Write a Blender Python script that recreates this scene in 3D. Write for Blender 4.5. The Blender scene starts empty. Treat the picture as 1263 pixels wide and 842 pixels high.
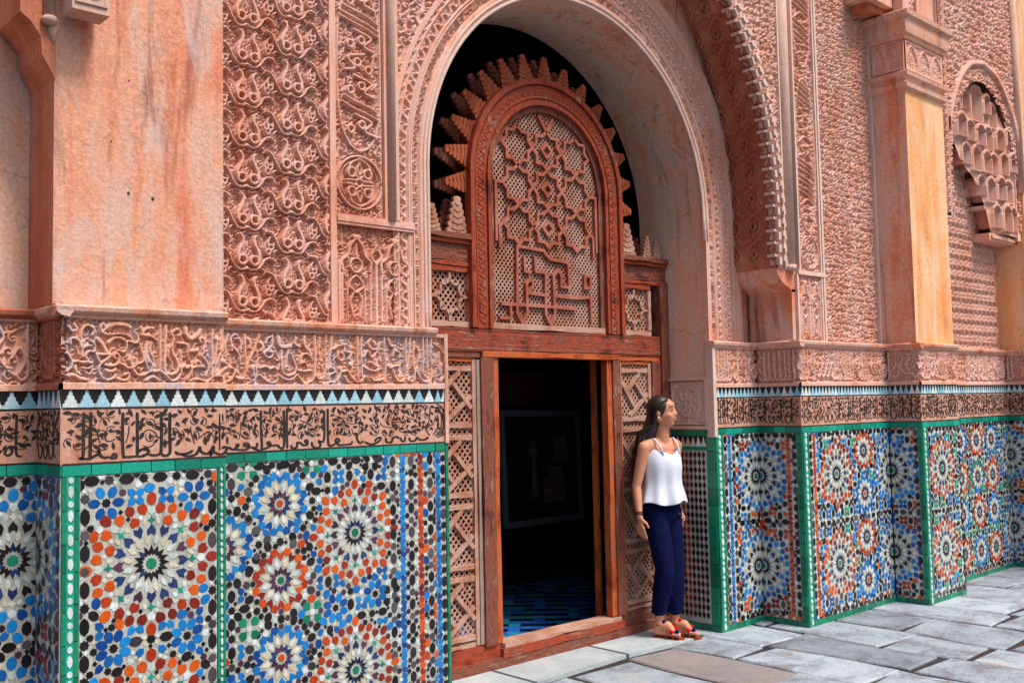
import bpy, math, random
import numpy as np
from mathutils import Matrix, Vector

# ------------------------------------------------------------------ camera, world, sun, exposure
scene = bpy.context.scene
COL = scene.collection
rng = random.Random(7)

cam_data = bpy.data.cameras.new("camera")
cam = bpy.data.objects.new("camera", cam_data)
COL.objects.link(cam)
cam_data.sensor_width = 36.0
cam_data.lens = 1248.0 / 1263.0 * 36.0
cam_data.clip_start = 0.05
cam_data.clip_end = 500.0
yaw, pitch, roll = map(math.radians, (42.65, 3.575, -1.157))
fw = Vector((math.sin(yaw) * math.cos(pitch), math.cos(yaw) * math.cos(pitch), math.sin(pitch)))
rt = Vector((math.cos(yaw), -math.sin(yaw), 0))
up = rt.cross(fw)
r2 = rt * math.cos(roll) + up * math.sin(roll)
u2 = -rt * math.sin(roll) + up * math.cos(roll)
m = Matrix((r2, u2, -fw)).transposed().to_4x4()
m.translation = Vector((0, 0, 1.58))
cam.matrix_world = m
scene.camera = cam

SUN_EL, SUN_AZ = math.radians(60), math.radians(165)     # azimuth measured from +Y clockwise: the light comes from the front right
world = bpy.data.worlds.new("World")
scene.world = world
world.use_nodes = True
wt = world.node_tree
for n in list(wt.nodes):
    wt.nodes.remove(n)
sky = wt.nodes.new("ShaderNodeTexSky")
sky.sky_type = 'NISHITA'
sky.sun_disc = False
sky.sun_elevation = SUN_EL
sky.sun_rotation = SUN_AZ
sky.air_density = 1.0
sky.dust_density = 5.0
bg = wt.nodes.new("ShaderNodeBackground")
bg.inputs['Strength'].default_value = 0.135
wo = wt.nodes.new("ShaderNodeOutputWorld")
wt.links.new(sky.outputs[0], bg.inputs['Color'])
wt.links.new(bg.outputs[0], wo.inputs['Surface'])

sd = bpy.data.lights.new("sun", 'SUN')
sd.energy = 3.1
sd.angle = math.radians(14)
sd.color = (1.0, 0.95, 0.88)
sun = bpy.data.objects.new("sun", sd)
COL.objects.link(sun)
sdir = Vector((math.sin(SUN_AZ) * math.cos(SUN_EL), math.cos(SUN_AZ) * math.cos(SUN_EL), math.sin(SUN_EL)))
sun.rotation_euler = sdir.to_track_quat('Z', 'Y').to_euler()
sun.location = (6, -6, 9)

scene.view_settings.view_transform = 'Standard'
scene.view_settings.look = 'None'
scene.view_settings.exposure = 0.13
scene.view_settings.gamma = 1.0

# ------------------------------------------------------------------ materials
MATS = {}
def lin(c):
    return tuple((x / 12.92 if x <= 0.04045 else ((x + 0.055) / 1.055) ** 2.4) for x in c)

def newmat(name):
    mt = bpy.data.materials.new(name)
    mt.use_nodes = True
    MATS[name] = mt
    nt = mt.node_tree
    b = nt.nodes['Principled BSDF']
    return mt, nt, b

def N(nt, t, **kw):
    n = nt.nodes.new(t)
    for k, v in kw.items():
        if k in n.inputs.keys():
            n.inputs[k].default_value = v
        else:
            setattr(n, k, v)
    return n

def ramp(nt, stops):
    r = nt.nodes.new('ShaderNodeValToRGB')
    el = r.color_ramp.elements
    while len(el) < len(stops):
        el.new(0.5)
    for e, (p, c) in zip(el, stops):
        e.position = p
        e.color = tuple(c) + (1,)
    return r

def plaster(name, stops, rough=0.9, scale=2.2, streak=0.35, bump=0.25, grain=60, spec=0.2, stain=0.0):
    """blotchy limewash: three noises (blotch, vertical streak, fine grain)"""
    mt, nt, b = newmat(name)
    tc = N(nt, 'ShaderNodeNewGeometry')
    mp = N(nt, 'ShaderNodeMapping')
    mp.inputs['Scale'].default_value = (1, 1, 0.6)
    nt.links.new(tc.outputs['Position'], mp.inputs['Vector'])
    n1 = N(nt, 'ShaderNodeTexNoise', Scale=scale, Detail=8.0, Roughness=0.62, Distortion=0.6)
    nt.links.new(mp.outputs[0], n1.inputs['Vector'])
    mp2 = N(nt, 'ShaderNodeMapping')
    mp2.inputs['Scale'].default_value = (1, 1, streak * 0.25)
    nt.links.new(tc.outputs['Position'], mp2.inputs['Vector'])
    n2 = N(nt, 'ShaderNodeTexNoise', Scale=scale * 5, Detail=5.0, Roughness=0.6)
    nt.links.new(mp2.outputs[0], n2.inputs['Vector'])
    mx = N(nt, 'ShaderNodeMix')
    mx.inputs[0].default_value = 0.42
    nt.links.new(n1.outputs[0], mx.inputs[2]); nt.links.new(n2.outputs[0], mx.inputs[3])
    r = ramp(nt, stops)
    nt.links.new(mx.outputs[0], r.inputs[0])
    n3 = N(nt, 'ShaderNodeTexNoise', Scale=float(grain), Detail=4.0, Roughness=0.7)
    nt.links.new(tc.outputs['Position'], n3.inputs['Vector'])
    hs = N(nt, 'ShaderNodeHueSaturation')
    mr = N(nt, 'ShaderNodeMapRange')
    mr.inputs['From Min'].default_value = 0.3; mr.inputs['From Max'].default_value = 0.7
    mr.inputs['To Min'].default_value = 0.8; mr.inputs['To Max'].default_value = 1.18
    nt.links.new(n3.outputs[0], mr.inputs[0]); nt.links.new(mr.outputs[0], hs.inputs['Value'])
    nt.links.new(r.outputs[0], hs.inputs['Color'])
    last = hs.outputs[0]
    if stain:
        for (sc, zs, lo, hi, colr, amt) in ((9.0, .10, .54, .70, (.50, .22, .15), stain), (5.0, .22, .55, .68, (.84, .77, .76), stain * .8), (38.0, .8, .66, .74, (.34, .18, .14), stain)):
            mp3 = N(nt, 'ShaderNodeMapping'); mp3.inputs['Scale'].default_value = (1, 1, zs); mp3.inputs['Location'].default_value = (sc, 2 * sc, 3)
            nt.links.new(tc.outputs['Position'], mp3.inputs['Vector'])
            n4 = N(nt, 'ShaderNodeTexNoise', Scale=sc, Detail=7.0, Roughness=0.65, Distortion=0.8)
            nt.links.new(mp3.outputs[0], n4.inputs['Vector'])
            m4 = N(nt, 'ShaderNodeMapRange'); m4.inputs['From Min'].default_value = lo; m4.inputs['From Max'].default_value = hi; m4.inputs['To Max'].default_value = amt
            nt.links.new(n4.outputs[0], m4.inputs[0])
            mm = N(nt, 'ShaderNodeMix', data_type='RGBA')
            nt.links.new(m4.outputs[0], mm.inputs[0]); nt.links.new(last, mm.inputs[6]); mm.inputs[7].default_value = lin(colr) + (1,)
            last = mm.outputs[2]
        vo = N(nt, 'ShaderNodeTexVoronoi', feature='DISTANCE_TO_EDGE', Scale=1.7)
        mpv = N(nt, 'ShaderNodeMapping'); mpv.inputs['Scale'].default_value = (1, 1, .55)
        nz = N(nt, 'ShaderNodeTexNoise', Scale=7.0, Detail=5.0)
        vm = N(nt, 'ShaderNodeVectorMath', operation='MULTIPLY_ADD'); vm.inputs[1].default_value = (.35, .35, .35)
        nt.links.new(tc.outputs['Position'], nz.inputs['Vector']); nt.links.new(nz.outputs['Color'], vm.inputs[0]); nt.links.new(tc.outputs['Position'], vm.inputs[2])
        nt.links.new(vm.outputs[0], mpv.inputs['Vector']); nt.links.new(mpv.outputs[0], vo.inputs['Vector'])
        mv = N(nt, 'ShaderNodeMapRange'); mv.inputs['From Max'].default_value = .012; mv.inputs['To Min'].default_value = .55; mv.inputs['To Max'].default_value = 0.0
        nt.links.new(vo.outputs['Distance'], mv.inputs[0])
        gt = N(nt, 'ShaderNodeMath', operation='MULTIPLY'); nt.links.new(mv.outputs[0], gt.inputs[0]); nt.links.new(n1.outputs[0], gt.inputs[1])
        mm = N(nt, 'ShaderNodeMix', data_type='RGBA')
        nt.links.new(gt.outputs[0], mm.inputs[0]); nt.links.new(last, mm.inputs[6]); mm.inputs[7].default_value = lin((.42, .24, .20)) + (1,)
        last = mm.outputs[2]
    nt.links.new(last, b.inputs['Base Color'])
    bp = N(nt, 'ShaderNodeBump', Strength=bump, Distance=0.01)
    ad = N(nt, 'ShaderNodeMath', operation='ADD')
    nt.links.new(n3.outputs[0], ad.inputs[0]); nt.links.new(n1.outputs[0], ad.inputs[1])
    nt.links.new(ad.outputs[0], bp.inputs['Height'])
    nt.links.new(bp.outputs[0], b.inputs['Normal'])
    b.inputs['Roughness'].default_value = rough
    b.inputs['Specular IOR Level'].default_value = spec
    return mt

plaster('plaster', [(0.30, lin((.68, .38, .30))), (0.40, lin((.86, .52, .40))), (0.47, lin((.88, .64, .53))), (0.54, lin((.85, .70, .64))), (0.59, lin((.89, .64, .52))), (0.72, lin((.92, .68, .54)))], scale=1.8, stain=.75, bump=.45)
plaster('plaster_orange', [(0.30, lin((.86, .48, .30))), (0.45, lin((.92, .66, .44))), (0.55, lin((.93, .76, .60))), (0.70, lin((.92, .66, .42)))], scale=1.6, stain=.35, bump=.4)
plaster('plaster_grey', [(0.28, lin((.74, .54, .48))), (0.42, lin((.92, .68, .56))), (0.5, lin((.88, .76, .70))), (0.58, lin((.92, .72, .60))), (0.70, lin((.93, .62, .44)))], scale=1.5, stain=.5, bump=.4)
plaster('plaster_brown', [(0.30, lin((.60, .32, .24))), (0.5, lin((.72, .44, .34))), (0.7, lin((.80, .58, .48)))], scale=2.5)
plaster('stucco', [(0.30, lin((.73, .49, .41))), (0.45, lin((.86, .63, .54))), (0.55, lin((.86, .70, .65))), (0.68, lin((.89, .61, .49)))], scale=3.0, grain=110, bump=0.2)
plaster('stucco_pale', [(0.30, lin((.78, .66, .62))), (0.5, lin((.86, .75, .70))), (0.68, lin((.88, .70, .62)))], scale=3.0, grain=110, bump=0.2)
plaster('stucco_mix', [(0.32, lin((.74, .54, .48))), (0.43, lin((.87, .64, .54))), (0.50, lin((.88, .70, .62))), (0.57, lin((.76, .68, .70))), (0.70, lin((.93, .66, .50)))], scale=7.0, grain=120, bump=0.2)
plaster('column_grey', [(0.30, lin((.70, .54, .48))), (0.5, lin((.80, .66, .60))), (0.7, lin((.84, .72, .66)))], scale=4.0, bump=0.1)
plaster('mortar', [(0.3, lin((.14, .13, .13))), (0.7, lin((.30, .26, .25)))], scale=8.0)
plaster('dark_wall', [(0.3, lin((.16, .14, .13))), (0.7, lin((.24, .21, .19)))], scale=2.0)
plaster('zellige_ground', [(0.3, lin((.50, .50, .46))), (0.5, lin((.70, .71, .68))), (0.7, lin((.80, .81, .78)))], rough=0.35, scale=14.0, bump=0.1, spec=0.5)
plaster('terracotta_glaze', [(0.3, lin((.62, .42, .35))), (0.45, lin((.80, .57, .47))), (0.58, lin((.80, .64, .58))), (0.7, lin((.84, .58, .44)))], rough=0.6, scale=9.0, bump=0.15)

def glaze(name, c1, c2, rough=0.22):
    """glazed tile: colour varies a little from piece to piece and within the piece, chipped specks"""
    mt, nt, b = newmat(name)
    oi = N(nt, 'ShaderNodeObjectInfo')
    at = N(nt, 'ShaderNodeAttribute', attribute_name='var')
    ad = N(nt, 'ShaderNodeMath', operation='ADD')
    nt.links.new(oi.outputs['Random'], ad.inputs[0]); nt.links.new(at.outputs['Fac'], ad.inputs[1])
    fr = N(nt, 'ShaderNodeMath', operation='FRACT')
    nt.links.new(ad.outputs[0], fr.inputs[0])
    r = ramp(nt, [(0.0, lin(c1)), (1.0, lin(c2))])
    nt.links.new(fr.outputs[0], r.inputs[0])
    g = N(nt, 'ShaderNodeNewGeometry')
    n1 = N(nt, 'ShaderNodeTexNoise', Scale=90.0, Detail=5.0, Roughness=0.65)
    nt.links.new(g.outputs['Position'], n1.inputs['Vector'])
    mr = N(nt, 'ShaderNodeMapRange')
    mr.inputs['From Min'].default_value = 0.3; mr.inputs['From Max'].default_value = 0.75
    mr.inputs['To Min'].default_value = 0.75; mr.inputs['To Max'].default_value = 1.25
    nt.links.new(n1.outputs[0], mr.inputs[0])
    hs = N(nt, 'ShaderNodeHueSaturation')
    nt.links.new(mr.outputs[0], hs.inputs['Value']); nt.links.new(r.outputs[0], hs.inputs['Color'])
    nt.links.new(hs.outputs[0], b.inputs['Base Color'])
    mr2 = N(nt, 'ShaderNodeMapRange')
    mr2.inputs['To Min'].default_value = rough; mr2.inputs['To Max'].default_value = rough + 0.3
    nt.links.new(n1.outputs[0], mr2.inputs[0]); nt.links.new(mr2.outputs[0], b.inputs['Roughness'])
    bp = N(nt, 'ShaderNodeBump', Strength=0.12, Distance=0.004)
    nt.links.new(n1.outputs[0], bp.inputs['Height']); nt.links.new(bp.outputs[0], b.inputs['Normal'])
    return mt
glaze('g_black', (.04, .025, .035), (.13, .10, .12))
glaze('g_grey', (.16, .15, .17), (.38, .36, .38))
glaze('g_blue', (.00, .24, .54), (.06, .54, .84))
glaze('g_darkblue', (.10, .16, .34), (.16, .26, .46))
glaze('g_orange', (.64, .17, .03), (.86, .36, .06))
glaze('g_red', (.42, .09, .06), (.62, .18, .10))
glaze('g_green', (.00, .40, .30), (.08, .56, .42))
glaze('g_teal', (.00, .46, .38), (.08, .66, .56))
glaze('g_plum', (.22, .12, .20), (.36, .22, .32))
glaze('g_white', (.74, .80, .76), (.86, .90, .92))
glaze('g_cream', (.78, .74, .62), (.90, .88, .80))
glaze('g_skyblue', (.52, .74, .82), (.74, .86, .90))
glaze('g_letter', (.09, .07, .07), (.20, .15, .14), rough=0.45)

def wood(name, stops, axis='Z', rough=0.7, bump=0.8):
    mt, nt, b = newmat(name)
    g = N(nt, 'ShaderNodeNewGeometry')
    mp = N(nt, 'ShaderNodeMapping')
    mp.inputs['Scale'].default_value = {'Z': (14, 14, 1.2), 'X': (1.2, 14, 14)}[axis]
    nt.links.new(g.outputs['Position'], mp.inputs['Vector'])
    n1 = N(nt, 'ShaderNodeTexNoise', Scale=4.0, Detail=10.0, Roughness=0.75, Distortion=0.7)
    nt.links.new(mp.outputs[0], n1.inputs['Vector'])
    n2 = N(nt, 'ShaderNodeTexNoise', Scale=5.0, Detail=6.0, Roughness=0.6)
    nt.links.new(g.outputs['Position'], n2.inputs['Vector'])
    mx = N(nt, 'ShaderNodeMix'); mx.inputs[0].default_value = 0.5
    nt.links.new(n1.outputs[0], mx.inputs[2]); nt.links.new(n2.outputs[0], mx.inputs[3])
    r = ramp(nt, stops)
    nt.links.new(mx.outputs[0], r.inputs[0])
    nt.links.new(r.outputs[0], b.inputs['Base Color'])
    bp = N(nt, 'ShaderNodeBump', Strength=bump, Distance=0.006)
    nt.links.new(n1.outputs[0], bp.inputs['Height']); nt.links.new(bp.outputs[0], b.inputs['Normal'])
    b.inputs['Roughness'].default_value = rough
    b.inputs['Specular IOR Level'].default_value = 0.3
    return mt
W1 = [(0.36, lin((.16, .09, .08))), (0.43, lin((.40, .21, .17))), (0.49, lin((.56, .31, .23))), (0.54, lin((.40, .23, .19))), (0.59, lin((.64, .47, .39))), (0.66, lin((.62, .30, .17)))]
W2 = [(0.36, lin((.36, .14, .07))), (0.44, lin((.62, .26, .11))), (0.52, lin((.78, .38, .18))), (0.58, lin((.60, .34, .24))), (0.68, lin((.82, .46, .22)))]
W3 = [(0.30, lin((.44, .28, .22))), (0.45, lin((.68, .46, .36))), (0.55, lin((.74, .60, .54))), (0.7, lin((.78, .58, .46)))]
W4 = [(0.37, lin((.20, .07, .05))), (0.43, lin((.48, .18, .11))), (0.50, lin((.66, .28, .16))), (0.55, lin((.46, .20, .15))), (0.60, lin((.70, .44, .34))), (0.68, lin((.74, .34, .16)))]
wood('wood_weathered', W1); wood('wood_weathered_x', W1, 'X')
wood('wood_orange', W2); wood('wood_orange_x', W2, 'X')
wood('wood_pale', W3); wood('wood_pale_x', W3, 'X')
wood('wood_red', W4); wood('wood_red_x', W4, 'X')
wood('wood_strap', [(0.30, lin((.40, .18, .13))), (0.45, lin((.62, .32, .25))), (0.58, lin((.70, .44, .37))), (0.7, lin((.74, .58, .54)))], bump=.6)
wood('wood_merlon', [(0.3, lin((.30, .12, .07))), (0.5, lin((.62, .30, .17))), (0.7, lin((.76, .46, .32)))], bump=0.8)
wood('wood_grey', [(0.3, lin((.44, .36, .33))), (0.7, lin((.72, .64, .60)))])

def stone(name, stops, bl=0.4):
    mt, nt, b = newmat(name)
    oi = N(nt, 'ShaderNodeObjectInfo')
    g = N(nt, 'ShaderNodeNewGeometry')
    cx = N(nt, 'ShaderNodeCombineXYZ')
    ml = N(nt, 'ShaderNodeMath', operation='MULTIPLY'); ml.inputs[1].default_value = 40.0
    nt.links.new(oi.outputs['Random'], ml.inputs[0]); nt.links.new(ml.outputs[0], cx.inputs[2])
    va = N(nt, 'ShaderNodeVectorMath', operation='ADD')
    nt.links.new(g.outputs['Position'], va.inputs[0]); nt.links.new(cx.outputs[0], va.inputs[1])
    n1 = N(nt, 'ShaderNodeTexNoise', Scale=3.4, Detail=12.0, Roughness=0.74, Distortion=0.5)
    nt.links.new(va.outputs[0], n1.inputs['Vector'])
    n2 = N(nt, 'ShaderNodeTexNoise', Scale=45.0, Detail=8.0, Roughness=0.8)
    nt.links.new(va.outputs[0], n2.inputs['Vector'])
    mx = N(nt, 'ShaderNodeMix'); mx.inputs[0].default_value = 0.42
    nt.links.new(n1.outputs[0], mx.inputs[2]); nt.links.new(n2.outputs[0], mx.inputs[3])
    r = ramp(nt, stops)
    nt.links.new(mx.outputs[0], r.inputs[0])
    hs = N(nt, 'ShaderNodeHueSaturation')
    mr = N(nt, 'ShaderNodeMapRange'); mr.inputs['To Min'].default_value = 1 - bl; mr.inputs['To Max'].default_value = 1.1
    nt.links.new(oi.outputs['Random'], mr.inputs[0]); nt.links.new(mr.outputs[0], hs.inputs['Value'])
    nt.links.new(r.outputs[0], hs.inputs['Color']); nt.links.new(hs.outputs[0], b.inputs['Base Color'])
    bp = N(nt, 'ShaderNodeBump', Strength=0.7, Distance=0.012)
    ad = N(nt, 'ShaderNodeMath', operation='ADD')
    nt.links.new(n1.outputs[0], ad.inputs[0]); nt.links.new(n2.outputs[0], ad.inputs[1])
    nt.links.new(ad.outputs[0], bp.inputs['Height']); nt.links.new(bp.outputs[0], b.inputs['Normal'])
    b.inputs['Roughness'].default_value = 0.55
    return mt
stone('flagstone', [(0.34, lin((.46, .44, .45))), (0.43, lin((.52, .50, .51))), (0.49, lin((.60, .65, .70))), (0.55, lin((.70, .75, .79))), (0.63, lin((.76, .68, .61)))])
stone('flagstone_dark', [(0.3, lin((.40, .38, .40))), (0.5, lin((.56, .53, .53))), (0.7, lin((.68, .62, .60)))])
stone('marble', [(0.3, lin((.48, .56, .58))), (0.45, lin((.66, .71, .73))), (0.6, lin((.78, .81, .82)))], bl=0.1)

def simple(name, col, rough=0.6, spec=0.4, noise=0.0, nscale=30, sss=0.0, metallic=0.0, bump=0.0):
    mt, nt, b = newmat(name)
    b.inputs['Roughness'].default_value = rough
    b.inputs['Specular IOR Level'].default_value = spec
    b.inputs['Metallic'].default_value = metallic
    g = N(nt, 'ShaderNodeNewGeometry')
    n1 = N(nt, 'ShaderNodeTexNoise', Scale=float(nscale), Detail=5.0, Roughness=0.6)
    nt.links.new(g.outputs['Position'], n1.inputs['Vector'])
    c = lin(col)
    r = ramp(nt, [(0.3, tuple(x * (1 - noise) for x in c)), (0.7, tuple(min(1, x * (1 + noise)) for x in c))])
    nt.links.new(n1.outputs[0], r.inputs[0]); nt.links.new(r.outputs[0], b.inputs['Base Color'])
    if bump:
        bp = N(nt, 'ShaderNodeBump', Strength=bump, Distance=0.004)
        nt.links.new(n1.outputs[0], bp.inputs['Height']); nt.links.new(bp.outputs[0], b.inputs['Normal'])
    if sss:
        b.inputs['Subsurface Weight'].default_value = sss
        b.inputs['Subsurface Radius'].default_value = (0.02, 0.008, 0.004)
        b.inputs['Subsurface Scale'].default_value = 0.3
    return mt
simple('skin', (.80, .55, .43), 0.5, 0.4, 0.08, 20, 0.15)
simple('lips', (.66, .30, .26), 0.4, 0.5)
simple('eye_white', (.80, .78, .74), 0.2)
simple('eye_dark', (.06, .04, .03), 0.3)
simple('hair', (.15, .09, .07), 0.45, 0.5, 0.35, 60)
simple('hair_ends', (.30, .13, .08), 0.45, 0.5, 0.35, 60)
simple('white_cloth', (.84, .86, .92), 0.9, 0.1, 0.07, 9, bump=0.3)
simple('navy_cloth', (.035, .06, .22), 0.9, 0.1, 0.35, 14, bump=0.3)
simple('sandal_leather', (.55, .26, .15), 0.6, 0.3, 0.2)
simple('pompom_red', (.80, .12, .10), 0.95, 0.05, 0.3, 200, bump=1.0)
simple('pompom_blue', (.06, .10, .42), 0.95, 0.05, 0.3, 200, bump=1.0)
simple('bracelet', (.10, .12, .22), 0.5)
simple('pearl', (.90, .88, .84), 0.2, 0.8)
simple('button', (.75, .75, .74), 0.3, 0.6)
simple('picture_frame', (.66, .68, .74), 0.5, 0.5, 0.1)
simple('mount', (.26, .26, .30), 0.5, 0.4, 0.3, 8)
simple('picture_figure', (.62, .56, .50), 0.6, 0.3, 0.4, 14)
simple('floor_blue', (.14, .42, .78), 0.2, 0.5, 0.2)
simple('floor_teal', (.14, .58, .66), 0.2, 0.5, 0.2)
simple('floor_black', (.07, .08, .12), 0.2, 0.5, 0.2)
simple('lead', (.30, .29, .30), 0.6, 0.4, 0.2)

# ------------------------------------------------------------------ object helpers
def setp(o, label=None, cat=None, group=None, kind=None):
    if label: o['label'] = label
    if cat: o['category'] = cat
    if group: o['group'] = group
    if kind: o['kind'] = kind
    return o

def thing(name, label, cat, loc=(0, 0, 0), group=None):
    o = bpy.data.objects.new(name, None)
    COL.objects.link(o)
    o.location = loc
    o.empty_display_size = 0.1
    return setp(o, label, cat, group)

def link(name, me, parent=None, kind=None, label=None):
    o = bpy.data.objects.new(name, me)
    COL.objects.link(o)
    if parent is not None:
        o.parent = parent
        # parents are never rotated or scaled: the inverse is a plain translation
        o.matrix_parent_inverse = Matrix.Translation(-root_loc(parent))
    if kind: o['kind'] = kind
    if label: o['label'] = label
    return o

def root_loc(p):
    """world position of the parent's frame: parts of a thing already sit in world coordinates"""
    return Vector(p.location) if p.parent is None else Vector((0, 0, 0))

class MB:
    """collects polygons; build() makes one mesh object"""
    def __init__(s, mats=('plaster',)):
        s.v = []; s.f = []; s.m = []; s.mats = list(mats); s.smooth = False; s.var = []
    def poly(s, pts, mi=0, var=0.0):
        b = len(s.v); s.v.extend([tuple(p) for p in pts]); s.f.append(list(range(b, b + len(pts)))); s.m.append(mi); s.var.append(var)
    def box(s, x0, x1, y0, y1, z0, z1, mi=0):
        b = len(s.v)
        s.v += [(x0, y0, z0), (x1, y0, z0), (x1, y1, z0), (x0, y1, z0), (x0, y0, z1), (x1, y0, z1), (x1, y1, z1), (x0, y1, z1)]
        for q in ((0, 1, 5, 4), (1, 2, 6, 5), (2, 3, 7, 6), (3, 0, 4, 7), (4, 5, 6, 7), (0, 3, 2, 1)):
            s.f.append([b + i for i in q]); s.m.append(mi); s.var.append(0.0)
    def prism(s, fr, pts, h0, h1, mi=0, bev=0.0, var=0.0):
        """extrude a 2D polygon (ccw in the frame's u,v) from depth h0 to h1 along the frame's normal"""
        n = len(pts)
        b = len(s.v)
        if bev > 0:
            cx = sum(p[0] for p in pts) / n; cy = sum(p[1] for p in pts) / n
            top = []
            for p in pts:
                dx, dy = p[0] - cx, p[1] - cy
                l = math.hypot(dx, dy) + 1e-9
                k = max(0.3, 1 - bev / l)
                top.append((cx + dx * k, cy + dy * k))
        else:
            top = pts
        s.v += [fr.p(p[0], p[1], h0) for p in pts] + [fr.p(p[0], p[1], h1) for p in top]
        s.f.append([b + n + i for i in range(n)]); s.m.append(mi); s.var.append(var)
        for i in range(n):
            j = (i + 1) % n
            s.f.append([b + i, b + j, b + n + j, b + n + i]); s.m.append(mi); s.var.append(var)
    def tube(s, pts, rad, seg=8, mi=0, caps=True, squash=None):
        """tube along 3D points with a radius per point"""
        rings = []
        npt = len(pts)
        prev = None
        for i in range(npt):
            a = Vector(pts[max(0, i - 1)]); c = Vector(pts[min(npt - 1, i + 1)])
            t = (c - a).normalized() if (c - a).length > 1e-9 else Vector((0, 0, 1))
            ref = prev if prev is not None else (Vector((0, 0, 1)) if abs(t.z) < 0.9 else Vector((1, 0, 0)))
            n1 = (ref - t * ref.dot(t))
            if n1.length < 1e-6:
                n1 = t.orthogonal()
            n1.normalize(); prev = n1
            n2 = t.cross(n1)
            r = rad[i] if hasattr(rad, '__len__') else rad
            b = len(s.v)
            for k in range(seg):
                an = 2 * math.pi * k / seg
                s.v.append(tuple(Vector(pts[i]) + n1 * (r * math.cos(an)) + n2 * (r * math.sin(an))))
            rings.append(b)
        for i in range(npt - 1):
            for k in range(seg):
                k2 = (k + 1) % seg
                s.f.append([rings[i] + k, rings[i] + k2, rings[i + 1] + k2, rings[i + 1] + k]); s.m.append(mi); s.var.append(0.0)
        if caps:
            s.f.append([rings[0] + k for k in range(seg)][::-1]); s.m.append(mi); s.var.append(0.0)
            s.f.append([rings[-1] + k for k in range(seg)]); s.m.append(mi); s.var.append(0.0)
    def ball(s, c, r, mi=0, seg=10, rings=7, mat=None):
        """ellipsoid, r a number or three"""
        rx, ry, rz = (r, r, r) if not hasattr(r, '__len__') else r
        b = len(s.v)
        cv = Vector(c)
        def put(p):
            q = Vector(p)
            if mat is not None: q = mat @ q
            s.v.append(tuple(cv + q))
        put((0, 0, rz))
        for i in range(1, rings):
            th = math.pi * i / rings
            for k in range(seg):
                a = 2 * math.pi * k / seg
                put((rx * math.sin(th) * math.cos(a), ry * math.sin(th) * math.sin(a), rz * math.cos(th)))
        put((0, 0, -rz))
        last = len(s.v) - 1
        for k in range(seg):
            k2 = (k + 1) % seg
            s.f.append([b, b + 1 + k, b + 1 + k2]); s.m.append(mi); s.var.append(0.0)
            s.f.append([last, last - seg + k2, last - seg + k]); s.m.append(mi); s.var.append(0.0)
        for i in range(rings - 2):
            for k in range(seg):
                k2 = (k + 1) % seg
                o = b + 1 + i * seg
                s.f.append([o + k, o + seg + k, o + seg + k2, o + k2]); s.m.append(mi); s.var.append(0.0)
    def mesh(s, name):
        me = bpy.data.meshes.new(name)
        me.from_pydata(s.v, [], s.f)
        for mt in s.mats:
            me.materials.append(MATS[mt])
        me.polygons.foreach_set('material_index', s.m)
        if any(s.var):
            a = me.attributes.new('var', 'FLOAT', 'FACE')
            a.data.foreach_set('value', s.var)
        if s.smooth:
            me.polygons.foreach_set('use_smooth', [True] * len(s.f))
        me.update()
        return me
    def build(s, name, parent=None, kind=None, label=None):
        return link(name, s.mesh(name), parent, kind, label)

class Frame:
    """flat frame on a wall: origin, right axis u, up axis v, outward normal n"""
    def __init__(s, o, u, v, n):
        s.o, s.u, s.v, s.n = Vector(o), Vector(u), Vector(v), Vector(n)
    def p(s, a, b, h=0.0):
        return tuple(s.o + s.u * a + s.v * b + s.n * h)
    def mat(s, a, b, ang=0.0, h=0.0):
        ca, sa = math.cos(ang), math.sin(ang)
        x = s.u * ca + s.v * sa; y = -s.u * sa + s.v * ca
        mm = Matrix((x, y, s.n)).transposed().to_4x4()
        mm.translation = s.o + s.u * a + s.v * b + s.n * h
        return mm
def front(Y):   # coordinates (X, Z) on the plane Y, facing the court (-Y)
    return Frame((0, Y, 0), (1, 0, 0), (0, 0, 1), (0, -1, 0))
def side(X):    # faces left (-X); coordinates (-Y, Z)
    return Frame((X, 0, 0), (0, -1, 0), (0, 0, 1), (-1, 0, 0))
FLAT = Frame((0, 0, 0), (1, 0, 0), (0, 1, 0), (0, 0, 1))

def prop_offset(mb, name, parent, **k):
    return mb.build(name, parent, **k)

# ------------------------------------------------------------------ carving engine: strokes stamped on a height grid
def catmull(pts, step):
    P = np.array(pts, float)
    if len(P) == 2:
        n = max(2, int(np.linalg.norm(P[1] - P[0]) / step) + 1)
        t = np.linspace(0, 1, n)[:, None]
        return P[0] * (1 - t) + P[1] * t
    Q = np.vstack([2 * P[0] - P[1], P, 2 * P[-1] - P[-2]])
    out = []
    for i in range(1, len(Q) - 2):
        p0, p1, p2, p3 = Q[i - 1], Q[i], Q[i + 1], Q[i + 2]
        n = max(2, int(np.linalg.norm(p2 - p1) / step) + 1)
        t = np.linspace(0, 1, n, endpoint=False)[:, None]
        out.append(0.5 * (2 * p1 + (p2 - p0) * t + (2 * p0 - 5 * p1 + 4 * p2 - p3) * t ** 2 + (3 * p1 - p0 - 3 * p2 + p3) * t ** 3))
    out.append(P[-1:])
    return np.vstack(out)

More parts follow.
